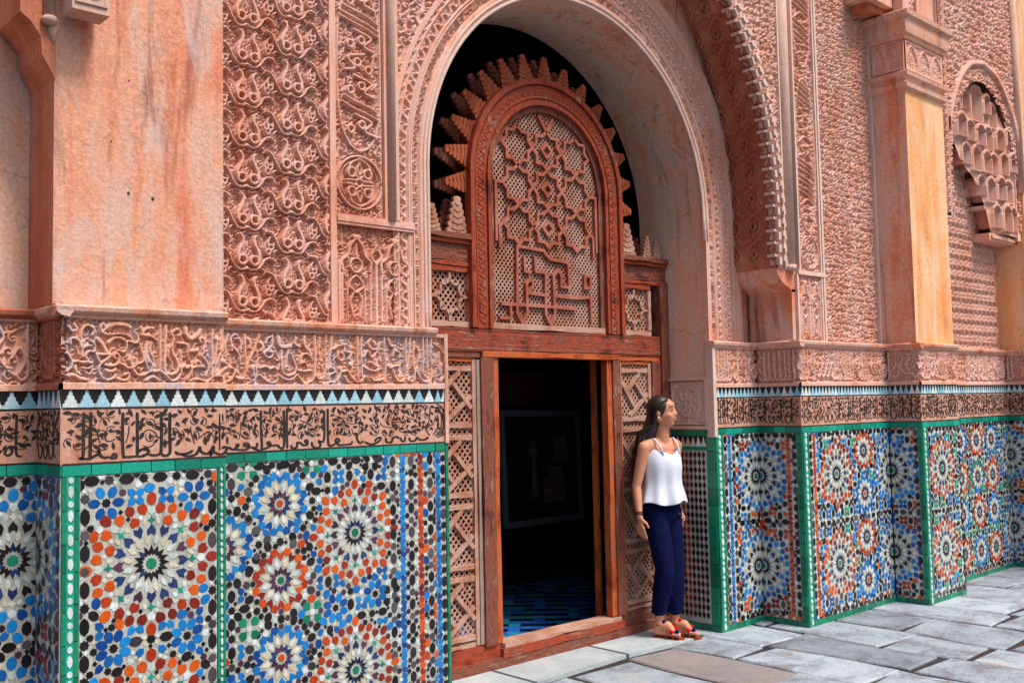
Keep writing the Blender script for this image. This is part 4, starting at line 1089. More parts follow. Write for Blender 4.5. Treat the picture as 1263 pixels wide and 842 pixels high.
# ------------------------------------------------------------------ carved wall with the round arch of the door
YM = 4.22
wall = thing('carved_wall', 'carved stucco wall with round arched doorway between the pilaster and the stepped pier', 'wall', (4.55, 4.3, 0))
F = front(YM)
AC = (4.56, 2.87); AR = 1.225
body = MB(['plaster', 'mortar', 'plaster_grey'])
body.box(1.99, 3.405, YM + .016, 4.60, 0, 1.69, 1)
body.box(1.99, 3.405, YM + .03, 4.60, 1.69, 1.96, 0)
body.box(1.99, 3.330, YM + .085, 4.85, 1.955, 5.2, 0)
body.box(5.79, 6.30, YM + .016, 4.85, 0, 1.69, 1)
body.box(5.791, 6.36, YM + .085, 4.85, 1.69, 5.2, 0)
# wall above the arch, built as wedges round the opening
NA = 40
for i in range(NA):
    a0 = math.pi * i / NA; a1 = math.pi * (i + 1) / NA
    p0 = (AC[0] - AR * math.cos(a0), AC[1] + AR * math.sin(a0)); p1 = (AC[0] - AR * math.cos(a1), AC[1] + AR * math.sin(a1))
    for Y, s in ((YM + .085, 1), (4.85, -1)):
        q = [(p0[0], Y, p0[1]), (p1[0], Y, p1[1]), (p1[0], Y, 5.2), (p0[0], Y, 5.2)]
        body.poly(q if s > 0 else q[::-1], 0)
body.build('wall_body', wall)
# the soffit and jambs of the arch
sof = MB(['plaster_grey']); sof.smooth = True
path = [(AC[0] - AR, zz) for zz in np.linspace(1.96, AC[1], 8)[:-1]]
path += [(AC[0] - AR * math.cos(math.pi * i / 60), AC[1] + AR * math.sin(math.pi * i / 60)) for i in range(61)]
path += [(AC[0] + AR, zz) for zz in np.linspace(AC[1], 1.36, 10)[1:]]
for i in range(len(path) - 1):
    (xa, za), (xb, zb) = path[i], path[i + 1]
    for (ya, yb) in ((YM + .035, 4.5), (4.5, 4.85)):
        sof.poly([(xa, ya, za), (xb, ya, zb), (xb, yb, zb), (xa, yb, za)])
sof.build('arch_soffit', wall)
# moulded edge of the soffit
ed = MB(['stucco_pale']); ed.smooth = True
ed.tube([(x, YM + .046, zz) for x, zz in path[:-8]], .011, 8)
ed.tube([(AC[0] + (x - AC[0]) * 1.024, YM + .040, AC[1] + (zz - AC[1]) * (1.024 if zz > AC[1] else 1)) for x, zz in path[:-8]], .008, 8)
ed.build('arch_moulding', wall)

# carved bands that follow the arch: s along it, t outwards
SL = AC[1] - 1.99; LT = SL * 2 + math.pi * (AR + .2)
def arch_map(Y):
    def f(U, V, H):
        s = U; t = V
        Rm = AR + .2
        X = np.empty_like(s); Z = np.empty_like(s)
        a = np.clip((s - SL) / Rm, 0, math.pi)
        lo = s < SL; hi = s > SL + math.pi * Rm
        X = AC[0] - (AR + t) * np.cos(a); Z = AC[1] + (AR + t) * np.sin(a)
        Z = np.where(lo, 1.99 + s, Z)
        Z = np.where(hi, AC[1] - (s - SL - math.pi * Rm), Z)
        return np.stack([X, Y - H, Z], -1)
    return f
def arch_band(t0, t1, s0, s1, name, seed, res=.004):
    R = Relief(s0, s1, t0, t1, res)
    rg = random.Random(seed)
    R.h[:] = 0.001
    R.h[(R.V < .050)] = .015
    # angular lettering band
    s = s0 + .02
    for tt in (.055, .112): R.h[(abs(R.V - tt) < .0045)] = .014
    while s < s1 - .05:
        k = rg.random()
        if k < .3:
            for q in range(rg.choice((2, 3))): R.stroke([(s, .066), (s, .103)], .0035, .011); s += .0125
        elif k < .5:
            R.stroke([(s, .068), (s + .03, .068), (s + .03, .088), (s + .012, .088)], .0035, .011, smooth=False); s += .042
        elif k < .75:
            R.stroke([(s, .103), (s, .068), (s + .022, .068)], .0035, .011, smooth=False); R.stroke([(s + .012, .084), (s + .026, .102)], .0035, .011); s += .034
        elif k < .9:
            R.ring(s + .012, .086, .010, .0032, .011, 8); s += .03
        else:
            R.stroke([(s, .072), (s + .016, .100), (s + .032, .072)], .0035, .011); s += .04
    # running leaf border
    if t1 > .13:
        R.h[(R.V > .122) & (R.V < .134)] = .014
        s = s0
        while s < s1:
            e = 1 if int((s - s0) / .045) % 2 else -1
            R.stroke([(s, .165 - e * .014), (s + .02, .165 + e * .016), (s + .045, .165 + e * .010)], .0055, .014)
            R.stroke([(s + .01, .150), (s + .022, .178)], .0075, .013, taper=.5)
            s += .045
        R.h[(R.V > .196) & (R.V < .208)] = .016
    if t1 > .22:
        s = s0; q = 0
        while s < s1:
            c = .262
            R.ring(s + .035, c, .026, .006, .014, 12)
            R.stroke([(s, c - .03), (s + .02, c), (s + .0, c + .032)], .0065, .014); R.stamp(s + .035, c, .010, .013)
            R.stroke([(s + .05, c - .04), (s + .07, c - .02)], .006, .013); R.stroke([(s + .05, c + .04), (s + .07, c + .02)], .006, .013)
            R.stroke([(s + .06, c), (s + .075, c + .012)], .005, .014); R.stroke([(s + .01, c - .045), (s + .03, c - .048)], .005, .012); R.stroke([(s + .01, c + .045), (s + .03, c + .048)], .005, .012)
            s += .075; q += 1
        R.h[(R.V > .318)] = .015
        R.h[(R.V > .352) & (R.V < .36)] = .006
    R.roughen(.0005, seed)
    R.build(name, F, -.008, 'stucco', wall, mapf=arch_map(YM + .055), depth=1.5)
SA = SL + (AR + .2) * math.radians(96)
arch_band(.012, .235, 0.0, SA, 'arch_border', 3)
arch_band(.012, .42, SA, LT, 'arch_border', 4)
# carved spandrel beside the arch
R = Relief(3.12, 4.75, 2.60, 4.40, .005)
rr = np.hypot(R.U - AC[0], R.V - AC[1])
R.curls(.060, .0064, .014, 9)
R.h[(rr < AR + .26)] = .014
R.roughen(.0005)
R.build('spandrel', front(YM + .055), -.012, 'stucco', wall, depth=1.8, mask=(rr > AR + .225) & ~((R.V < AC[1]) & (R.U > 3.2)))

# left of the door: dado with the letters, merlons and tiles
dado(F, 1.995, 3.318, wall, 21, [(w, [p for p in pts]) for w, pts in parse(BAND_M)], mer=.066, joined=False)
frieze(F, 1.995, 3.405, wall, parse(FRIEZE_M), seed=15)
mb = MB(['plaster']); ledge(mb, F, 1.995, 3.33); mb.build('string_course', wall)
mb = MB(['plaster']); mb.box(3.385, 3.408, YM - .012, YM + .05, 1.385, 1.965); mb.build('corner_fillet', wall)
merlon_band(F, 3.322, 3.405, 1.603, 1.675, wall, .055, joined=False, seed=9)
# small framed clay panel at the jamb
script_band(front(YM + .002), 3.320, 3.388, 1.385, 1.603, wall, [(.6, [(3.333, 1.59), (3.37, 1.57), (3.38, 1.50), (3.37, 1.42), (3.335, 1.40)]), (.6, [(3.333, 1.57), (3.358, 1.55), (3.366, 1.50), (3.356, 1.44), (3.333, 1.42)]), (.6, [(3.335, 1.53), (3.345, 1.50), (3.335, 1.46)])], 33)
bead_strip(F, 2.075, 2.125, .0, 1.345, wall, 6, pitch=.07)
z = Zellige(2.127, 3.318, .04, 1.343, 8)
for (u, v, k) in ((2.402, 1.145, 'blue'), (2.405, .794, 'orange'), (2.406, .442, 'blue'), (2.12, .968, 'blue'), (2.12, .27, 'blue')):
    z.small(u, v, .142, k); 
for (u, v, R_) in ((2.815, .972, .235), (2.812, .310, .235)):
    z.big(u, v, R_, 'orange')
for u, v in ((2.238, 1.315), (2.572, 1.322), (2.909, 1.318), (2.570, .625), (2.243, .600), (3.03, .64)): z.floral(u, v, 'g_green' if u < 2.7 else 'g_black')
for (u, k) in ((3.045, 'dark'), (3.105, 'blue'), (3.160, 'dark'), (3.220, 'orange'), (3.284, 'dark')): z.column(u, .06, 1.335, k, .060)
z.row(1.325, 2.13, 2.99, .066)
for (u, v) in ((2.402, 1.145), (2.405, .794), (2.406, .442), (2.12, .968)): z.ring(u, v, .173, 16)
z.flower(2.70, .625, n=8, R=.04); z.flower(2.93, .66, n=8, R=.04)
z.fill()
z.build(F, wall, 300, order=lambda u, v: (1.0 if v > .35 else .1) * (3.6 - u))
z = Zellige(3.322, 3.386, .04, 1.343, 9)
z.column(3.338, .05, 1.335, 'blue', .058); z.column(3.372, .05, 1.335, 'dark', .058)
z.build(front(YM + .002), wall, 0)
glazed_strip(F, 3.388, 3.407, 0, 1.385, wall, 'g_green', 14, ln=.1, joined=False)
glazed_strip(F, 3.320, 3.386, 1.345, 1.385, wall, 'g_green', 15, joined=True)
glazed_strip(F, 1.995, 3.405, 0, .04, wall, 'g_green', 16, joined=True)

# stucco panels over the string course
YS = YM + .055
fs = front(YS)
def arabesque(R, ax, bx, ox, oz, k=1.0):
    """brick-set repeat: two ringed teardrops standing on a cusped double stem, leaves between"""
    sx, sz = 1 / 1911. * k, 1 / 2231. * k
    rg = random.Random(3)
    i = 0
    cx = ox
    while cx < R.u1 + ax:
        cz = oz + (bx / 2 if i % 2 else 0)
        while cz < R.v1 + bx:
            hi = .026 + rg.uniform(-.002, .002)
            jx, jz = rg.uniform(-.004, .004), rg.uniform(-.003, .003)
            T = lambda P: [(cx + jx + (x + rg.uniform(-4, 4)) * sx, cz + jz - (y + rg.uniform(-4, 4)) * sz) for x, y in P]
            R.stroke(T([(0, 0), (-42, 18), (-95, 8), (-140, -46), (-172, -120), (-205, -172), (-250, -186)]), .0050, hi * .95)
            R.stroke(T([(0, 0), (42, 18), (95, 8), (140, -40), (168, -90), (205, -120), (250, -112), (272, -80)]), .0050, hi * .95)
            R.stroke(T([(0, -14), (-42, 0), (-80, -14), (-112, -60), (-138, -130)]), .0026, hi * .8)
            R.stroke(T([(0, -14), (42, 0), (80, -14), (112, -56), (138, -110)]), .0026, hi * .8)
            for (x, y, e) in ((-58, -78, -1), (60, -74, 1)):
                px, pz = cx + jx + x * sx, cz + jz - y * sz
                R.ring(px, pz, .0205 * k, .0068, hi * 1.15); R.hole(px, pz, .0130 * k, -.006); R.stamp(px, pz, .0034, .012)
                R.stroke(T([(x + e * 38, y - 8), (x + e * 42, y - 60), (x + e * 22, y - 120), (x - e * 4, y - 175), (x - e * 4, y - 235), (x + e * 18, y - 262)]), .0108, hi * 1.15, taper=.35)
                R.stroke(T([(x - e * 14, y - 36), (x - e * 18, y - 90), (x - e * 30, y - 140)]), .0040, hi * .85, taper=.5)
            R.stroke(T([(0, -120), (-15, -150), (0, -190), (15, -150), (0, -120)]), .0036, hi * .8)
            R.stroke(T([(0, -200), (0, -260)]), .0034, hi * .8)
            for (x, y, e) in ((205, -185, 1), (-215, -20, -1)):
                px, pz = cx + jx + x * sx, cz + jz - y * sz
                R.ring(px, pz, .0120 * k, .0050, hi * .9, 10); R.hole(px, pz, .0065 * k, -.004)
                R.stroke(T([(x - 24, y - 12), (x - 30, y - 60), (x - 8, y - 110)]), .0070, hi * .9, taper=.7)
                R.stroke(T([(x + 24, y - 6), (x + 34, y - 40), (x + 30, y - 70)]), .0050, hi * .8, taper=.6)
            for e in (-1, 1):
                R.stroke(T([(e * 20, 50), (e * 60, 62), (e * 96, 44), (e * 120, 60)]), .0040, hi * .75, taper=.4)
                R.stroke(T([(e * 150, 0), (e * 175, 30), (e * 165, 66)]), .0052, hi * .75, taper=.6)
            cz += bx
        cx += ax; i += 1
R = Relief(2.010, 2.712, 1.985, 4.0, .0030)
R.curls(.030, .0034, .010, 4)
arabesque(R, .2330, .193, 2.265 - .466, 1.985 - .193 + .06)
for k in (0,):
    R.h[(R.U > 2.702)] = .012; R.h[(R.V < 1.990)] = .018
R.roughen(.0006, 5)
R.build('arabesque_panel', fs, -.020, 'stucco', wall, depth=1.75)
fm = MB(['stucco', 'column_grey'])
fm.box(2.714, 2.736, YS - .022, YS + .035, 1.985, 5.1); fm.box(2.738, 2.752, YS - .018, YS + .035, 1.985, 5.1)
fm.box(2.752, 3.232, YS - .022, YS + .035, 2.500, 2.552)
fm.box(2.752, 3.232, YS - .027, YS - .02, 2.515, 2.535)
fm.box(3.228, 3.236, YS - .020, YS + .035, 1.985, 2.50)
fm.box(3.045, 3.060, YS - .022, YS + .035, 2.552, 5.1); fm.box(3.112, 3.134, YS - .026, YS + .035, 2.552, 5.1, 0)
fm.build('panel_moulding', wall)
cl = MB(['column_grey']); cl.smooth = True
cl.tube([(3.086, YS - .022, 2.552), (3.086, YS - .022, 5.1)], .026, 14); cl.build('engaged_column', wall)
# lettered cartouche column
R = Relief(2.756, 3.042, 2.556, 4.15, .0034)
cx = (2.756 + 3.042) / 2
def roundel(R, cx, cz, r):
    R.ring(cx, cz, r, .0065, .018, 28)
    R.ring(cx, cz, r * .84, .0035, .014, 24)
    for e in (-1, 1):
        for f in (-1, 1):
            R.ring(cx + e * r * .36, cz + f * r * .36, r * .17, .0065, .018, 10)
            R.stroke([(cx + e * r * .50, cz + f * r * .36), (cx + e * r * .38, cz + f * r * .70), (cx, cz + f * r * .92)], .0075, .017, taper=.4)
            R.stroke([(cx + e * r * .2, cz + f * r * .30), (cx + e * r * .05, cz + f * r * .12), (cx + e * r * .6, cz + f * r * .06)], .006, .016)
        R.stroke([(cx, cz + e * r * .75), (cx + r * .1, cz + e * r * .5), (cx, cz + e * r * .3), (cx - r * .1, cz + e * r * .5), (cx, cz + e * r * .75)], .0045, .016)
    R.ring(cx, cz, r * .14, .004, .014, 8)
R.curls(.044, .0048, .012, 14)
for cz in (2.725,):
    R.hole(cx, cz, .145); roundel(R, cx, cz, .136)
for z0 in (2.875, 3.80):
    ov = [(cx + .132 * math.cos(a) , z0 + .44 + .425 * math.copysign(abs(math.sin(a)) ** .6, math.sin(a))) for a in np.linspace(0, 2 * math.pi, 40)]
    R.stroke(ov, .0065, .018)
    rg = random.Random(int(z0 * 100))
    zz = z0 + .10
    while zz < z0 + .78:
        k = rg.random()
        if k < .5:
            for q in range(rg.choice((2, 3))):
                e1, e2, bow = rg.uniform(-.012, .012), rg.uniform(-.03, .012), rg.uniform(-.008, .012)
                R.stroke([(cx - .115 - e2, zz + .034), (cx - .04, zz + .014 + bow), (cx + .05, zz - .006 + bow), (cx + .112 + e1, zz - .03)], rg.uniform(.006, .0085), .022, taper=.3); zz += rg.uniform(.028, .038)
            zz += .012
        elif k < .8:
            e = rg.choice((-1, 1))
            R.ring(cx - e * .055, zz + .02, .019, .0075, .022, 10); R.ring(cx + e * .012, zz + .050, .019, .0075, .022, 10)
            R.stroke([(cx + e * .09, zz), (cx + e * .03, zz + .02), (cx + e * .07, zz + .07), (cx - e * .03, zz + .10)], .0075, .022); zz += .12
        else:
            R.stroke([(cx - .10, zz), (cx - .02, zz + .05), (cx + .09, zz + .02), (cx + .05, zz - .02), (cx + .0, zz + .01)], .0075, .022); R.stamp(cx - .07, zz + .05, .016, .020); R.stamp(cx + .09, zz + .07, .014, .020); zz += .10
R.h[(abs(R.U - 2.756) < .008) | (abs(R.U - 3.042) < .008)] = .012
R.roughen(.0006, 6)
R.build('lettered_panel', fs, -.020, 'stucco', wall, depth=1.75)
# two-arched panel under the cartouche
R = Relief(2.756, 3.226, 1.985, 2.498, .0032)
R.curls(.040, .0040, .010, 24)
def arcade(R, c, w, b, H):
    for e in (-1, 1):
        R.stroke([(c + e * w, b + .03), (c + e * w, b + .27 * H / .51)], .0075, .018)
        R.stroke([(c + e * w * .98, b + H * .56), (c + e * w * 1.02, b + H * .66), (c + e * w * .6, b + H * .72), (c + e * w * .42, b + H * .82), (c, b + H * .90)], .0085, .020)
        R.stroke([(c + e * w * .62, b + .03), (c + e * w * .62, b + H * .34), (c + e * w * .4, b + H * .46), (c, b + H * .52)], .0055, .016)
        R.ring(c + e * w * .7, b + H * .52, .009, .005, .015, 8)
        R.stroke([(c, b + H * .34), (c + e * w * .5, b + H * .40)], .006, .017)
        R.stroke([(c + e * w * .2, b + .05), (c + e * w * .42, b + .12), (c + e * w * .2, b + .17)], .006, .016)
    R.ring(c, b + H * .62, w * .42, .0065, .018, 16)
    for q in range(6): R.stamp(c + w * .2 * math.cos(q), b + H * .62 + w * .2 * math.sin(q), .006, .013)
    R.stroke([(c, b + H * .72), (c, b + H * .84)], .010, .018, taper=.6)
    R.stamp(c - .012, b + H * .91, .014, .021); R.stamp(c + .012, b + H * .91, .014, .021)
for c in (2.872, 3.110): arcade(R, c, .085, 1.99, .50)
for xx in (2.770, 2.991, 3.212): R.stroke([(xx, 1.995), (xx, 2.31)], .010, .019)
for e in (-1, 1): R.stroke([(2.991, 2.31), (2.991 + e * .03, 2.35), (2.991 + e * .016, 2.385)], .009, .020)
R.h[(R.V < 2.0)] = .016
R.roughen(.0006, 7)
R.build('arcaded_panel', fs, -.020, 'stucco', wall, depth=1.75)

# right of the door: front strip A and the jamb inside the arch
dado(F, 5.800, 6.30, wall, 31, None, mer=.045)
frieze(F, 5.775, 6.30, wall, None, seed=16, res=.0045, mat='stucco')
mb = MB(['plaster']); ledge(mb, F, 5.755, 6.32); mb.build('string_course', wall)
mb = MB(['stucco_pale']); mb.box(5.762, 5.796, YM - .010, YM + .05, 1.33, 1.965); mb.build('corner_fillet', wall)
bead_strip(F, 5.785, 5.862, .0, 1.345, wall, 41, joined=True, pitch=.09)
z = Zellige(5.865, 6.30, .04, 1.343, 10)
z.big(6.245, 1.033, .235, 'blue'); z.big(6.245, .397, .235, 'blue')
for (u, k) in ((5.888, 'dark'), (5.935, 'blue'), (5.985, 'dark')): z.column(u, .06, 1.335, k, .060)
z.row(1.325, 6.0, 6.30, .062); z.row(.060, 6.0, 6.30, .062)
z.row(.715, 6.03, 6.30, .062)
z.fill(('g_orange', 'g_red', 'g_blue'))
z.build(F, wall, 60)
glazed_strip(F, 5.785, 6.30, 0, .04, wall, 'g_green', 17, joined=True)
J = side(5.782)
jb = MB(['mortar', 'stucco_pale'])
jb.box(5.798, 5.83, 4.23, 4.70, 0, 1.40, 0)
jb.build('jamb_core', wall)
bed = MB(['zellige_ground']); bed.prism(J, [(-4.66, .04), (-4.30, .04), (-4.30, 1.235), (-4.66, 1.235)], -.02, 0); bed.build('tile_bed', wall)
rg = random.Random(77)
nx, nz = 9, 22
for i in range(nx):
    for k in range(nz):
        u = -4.64 + .034 * (i + .5) * 1.08; v = .075 + (k + .5) * (1.155 / nz)
        col = 'g_red' if (i in (3, 4) and rg.random() < .7) else ('g_black' if rg.random() < .93 else 'g_plum')
        o = bpy.data.objects.new('tile', tile_mesh('diamond', col, .0172, .0262)); COL.objects.link(o); o.parent = wall
        o.matrix_parent_inverse = Matrix.Translation(-root_loc(wall)); o.matrix_basis = J.mat(u, v, rg.uniform(-.03, .03), 0)
        if i < nx - 1 and k < nz - 1 and rg.random() < .8:
            pass
glazed_strip(J, -4.66, -4.232, .0, .045, wall, 'g_green', 61)
glazed_strip(J, -4.298, -4.232, .045, 1.376, wall, 'g_green', 62, ln=.14)
glazed_strip(J, -4.66, -4.30, 1.335, 1.376, wall, 'g_green', 63)
glazed_strip(J, -4.66, -4.30, 1.235, 1.262, wall, 'g_green', 64)
merlon_band(J, -4.66, -4.30, 1.262, 1.335, wall, .045, col=('g_cream', 'g_white'), seed=4)
# small framed relief over the jamb tiles
fr = MB(['stucco_pale', 'plaster_grey'])
for (a, b, c, d) in ((-4.62, -4.27, 1.726, 1.745), (-4.62, -4.60, 1.405, 1.726), (-4.29, -4.265, 1.405, 1.726), (-4.62, -4.265, 1.385, 1.405)):
    fr.prism(J, [(a, c), (b, c), (b, d), (a, d)], -.02, .018 + (a + b) * -.0005)
fr.build('relief_frame', wall)
R = Relief(-4.59, -4.30, 1.415, 1.715, .005)
for q in range(8):
    a = q * math.pi / 4
    R.stroke([(-4.445 + .02 * math.cos(a), 1.57 + .02 * math.sin(a)), (-4.445 + .06 * math.cos(a + .3), 1.57 + .06 * math.sin(a + .3)), (-4.445 + .085 * math.cos(a), 1.57 + .085 * math.sin(a))], .008, .014)
R.ring(-4.445, 1.57, .10, .006, .012, 20)
for (x, y) in ((-4.56, 1.45), (-4.33, 1.45), (-4.56, 1.69), (-4.33, 1.69), (-4.445, 1.44)): R.stamp(x, y, .018, .013)
for d in (.012,): R.h[(R.U < -4.585 + d) | (R.U > -4.305 - d) | (R.V < 1.415 + d) | (R.V > 1.715 - d)] = .012
R.roughen(.0008)
R.build('jamb_relief', J, 0, 'stucco_pale', wall)

# ------------------------------------------------------------------ stepped pier with the great toothed arch
pier = thing('arched_pier', 'stepped pier right of the woman carrying the great arch with toothed edge', 'pier', (6.9, 3.9, 0))
YC = 3.865
F = front(YC); S = side(6.30)
core = MB(['mortar', 'plaster'])
core.box(6.316, 7.60, YC + .016, 4.85, 0, 1.69, 0)
core.box(6.330, 7.60, YC + .03, 4.85, 1.69, 1.96, 1)
core.box(6.363, 7.60, YC + .095, 4.85, 1.955, 2.46, 1)
core.box(6.40, 7.60, YC + .095, 4.85, 2.46, 5.6, 1)
core.build('plaster_body', pier)
mb = MB(['plaster']); ledge(mb, F, 6.27, 7.57); ledge(mb, S, -YM + .0, -YC + .03); mb.build('string_course', pier)
frieze(F, 6.303, 7.56, pier, None, seed=51, res=.005, mat='stucco')
frieze(S, -YM, -YC, pier, None, seed=52, res=.0045, mat='stucco')
dado(F, 6.303, 7.56, pier, 53, None, mer=.045)
dado(S, -YM, -YC + .002, pier, 54, None, mer=.050)
bead_strip(F, 6.305, 6.385, .0, 1.345, pier, 55, joined=True, pitch=.09)
glazed_strip(S, -YC - .045, -YC - .001, .04, 1.345, pier, 'g_green', 56)
z = Zellige(6.388, 7.545, .04, 1.343, 12)
z.big(6.745, 1.033, .235, 'orange'); z.big(6.745, .390, .235, 'orange')
z.big(7.535, 1.010, .235, 'blue'); z.big(7.535, .385, .235, 'blue')
for v, k in ((1.184, 'orange'), (.862, 'blue'), (.540, 'orange'), (.222, 'blue')): z.small(7.145, v, .138, k)
for (u, k) in ((6.405, 'dark'), (6.450, 'orange')): z.column(u, .06, 1.335, k, .060)
z.row(1.325, 6.5, 7.54, .060)
z.row(.058, 6.5, 7.54, .060)
z.fill(('g_blue', 'g_teal', 'g_blue'))
z.build(F, pier, 120, order=lambda u, v: 8 - u)
z = Zellige(-YM + .003, -YC - .047, .04, 1.343, 13)
z.big(-YM + .003, 1.033, .235, 'blue'); z.big(-YM + .003, .39, .235, 'blue')
z.column(-YC - .065, .06, 1.335, 'dark', .060); z.column(-YC - .115, .06, 1.335, 'orange', .060)
z.row(1.325, -YM, -YC - .07, .060); z.row(.715, -YM + .02, -YC - .12, .062)
z.fill(('g_orange', 'g_red'))
z.build(S, pier, 110)
glazed_strip(F, 6.303, 7.56, 0, .04, pier, 'g_green', 57, joined=True)
glazed_strip(S, -YM, -YC, 0, .04, pier, 'g_green', 58, joined=True)
# plain block over the string course and the curved corbel where the arch springs
pb = MB(['plaster'])
pb.box(6.318, 6.362, 3.915, 4.272, 1.992, 2.36)
pb.build('impost_block', pier)
cv = MB(['plaster']); 
prof = [(6.318, 2.34), (6.310, 2.355), (6.29, 2.37), (6.24, 2.385), (6.19, 2.41), (6.165, 2.44), (6.150, 2.47), (6.150, 2.50)]
for i in range(len(prof) - 1):
    (a, za), (b, zb) = prof[i], prof[i + 1]
    cv.poly([(a, 4.275, za), (a, 3.915, za), (b, 3.915, zb), (b, 4.275, zb)])
cv.poly([(a, 3.915, za) for a, za in prof] + [(6.40, 3.915, 2.50), (6.40, 3.915, 2.34)])
cv.build('corbel', pier)
# soffit of the great arch with palmettes
BC = (4.56, 2.85); BA, BB = 1.585, 2.0
def bigpt(a, off=0.0):     # a = 0 at the springing on the right, pi/2 at the crown
    nx, nz = math.cos(a) / BA, math.sin(a) / BB
    l = math.hypot(nx, nz)
    return BC[0] + BA * math.cos(a) + nx / l * off, BC[1] + BB * math.sin(a) + nz / l * off
s_tab = [0.0]; a_tab = [0.0]
for i in range(1, 201):
    a = math.pi / 2 * 1.25 * i / 200
    p, q = bigpt(a_tab[-1]), bigpt(a)
    s_tab.append(s_tab[-1] + math.hypot(p[0] - q[0], p[1] - q[1])); a_tab.append(a)
LOW = BC[1] - 2.50
def big_map(U, V, H):
    s = U - LOW
    a = np.interp(np.clip(s, 0, None), s_tab, a_tab)
    nx = np.cos(a) / BA; nz = np.sin(a) / BB; l = np.hypot(nx, nz)
    X = BC[0] + BA * np.cos(a) - nx / l * H
    Z = BC[1] + BB * np.sin(a) - nz / l * H + np.minimum(s, 0)
    return np.stack([X, 4.275 - V, Z], -1)
R = Relief(0, 2.95, 0, .36, .0055)
s = .05
while s < 2.9:
    for (c, off) in ((.18, 0),):
        R.stroke([(s, c), (s + .04, c - .045), (s + .10, c - .05), (s + .14, c), (s + .10, c + .05), (s + .04, c + .045), (s, c)], .006, .010)
        R.stroke([(s + .03, c), (s + .06, c - .022), (s + .095, c), (s + .06, c + .022), (s + .03, c)], .0055, .013)
        R.stroke([(s - .02, c), (s + .03, c)], .005, .010)
        for e in (-1, 1):
            R.stroke([(s + .14, c), (s + .17, c + e * .04), (s + .15, c + e * .10), (s + .19, c + e * .14)], .0065, .011)
            R.stroke([(s + .0, c + e * .16), (s + .05, c + e * .12), (s + .10, c + e * .13), (s + .13, c + e * .16)], .006, .011)
            R.stroke([(s + .03, c + e * .165), (s + .06, c + e * .145), (s + .09, c + e * .165)], .006, .012)
    s += .20
R.h[R.V > .345] = .010
R.roughen(.0006)
R.build('palmette_soffit', None, -.006, 'plaster_brown', pier, mapf=big_map, depth=2.0)
# front spandrel of the great arch
R = Relief(4.56, 6.238, 2.50, 5.4, .0075)
q = ((R.U - BC[0]) / BA) ** 2 + ((np.maximum(R.V, BC[1]) - BC[1]) / BB) ** 2
R.curls(.055, .0066, .014, 61)
R.h[q < 1.10] = .014
R.roughen(.0006)
R.build('spandrel', front(3.925), -.010, 'stucco', pier, depth=1.7, mask=(q > 1.0))
# stepped teeth along the edge
tooth = None
n = 34
ang = np.interp(np.linspace(-.30, 2.6, n), s_tab, a_tab)
for i in range(n):
    s = -.30 + 2.9 * i / (n - 1)
    if s < 0:
        x, zz = BC[0] + BA, BC[1] + s; nx, nz = 1, 0
    else:
        a = float(np.interp(s, s_tab, a_tab)); x, zz = bigpt(a)
        nx, nz = math.cos(a) / BA, math.sin(a) / BB; l = math.hypot(nx, nz); nx /= l; nz /= l
    mb = MB(['stucco_pale'])
    T = Frame((x, 3.905, zz), (nx, 0, nz), (-nz, 0, nx), (0, -1, 0))
    mb.prism(T, [(-.006, -.030), (.030, -.030), (.030, .022), (-.006, .022)], -.06, .018)
    mb.prism(T, [(.024, -.006), (.062, -.006), (.062, .034), (.024, .034)], -.02, .034, bev=.003)
    mb.prism(T, [(.058, -.026), (.088, -.026), (.088, .010), (.058, .010)], -.02, .022, bev=.003)
    mb.prism(T, [(-.03, .026), (.012, .026), (.012, .046), (-.03, .046)], -.07, -.004)
    mb.build('arch_tooth', pier)
cl = MB(['column_grey', 'stucco_pale']); cl.smooth = True
cl.tube([(6.300, 3.925, 2.50), (6.300, 3.925, 5.4)], .050, 16)
cl.tube([(6.374, 3.925, 2.50), (6.374, 3.925, 5.4)], .018, 10)
cl.tube([(6.300, 3.925, 2.49), (6.300, 3.925, 2.53)], .060, 16)
cl.build('engaged_column', pier)
sp = MB(['stucco_pale']); sp.box(6.236, 6.252, 3.905, 3.96, 2.50, 5.4); sp.box(6.396, 6.414, 3.890, 3.96, 2.47, 5.4)
sp.box(6.375, 6.745, 3.885, 3.95, 2.470, 2.500); sp.box(6.690, 6.708, 3.893, 3.96, 2.00, 5.4); sp.box(6.714, 6.738, 3.888, 3.96, 1.99, 5.4); sp.box(7.538, 7.585, 3.888, 3.96, 1.99, 5.4)
sp.box(6.362, 6.384, 3.893, 3.96, 1.99, 2.47)
sp.build('panel_moulding', pier)
fs = front(3.915)
R = Relief(6.414, 6.690, 2.50, 5.3, .0055)
R.curls(.046, .0056, .012, 71)
cx = 6.552
z0 = 2.52
for zz in (2.64,):
    R.hole(cx, zz, .125); roundel(R, cx, zz, .118)
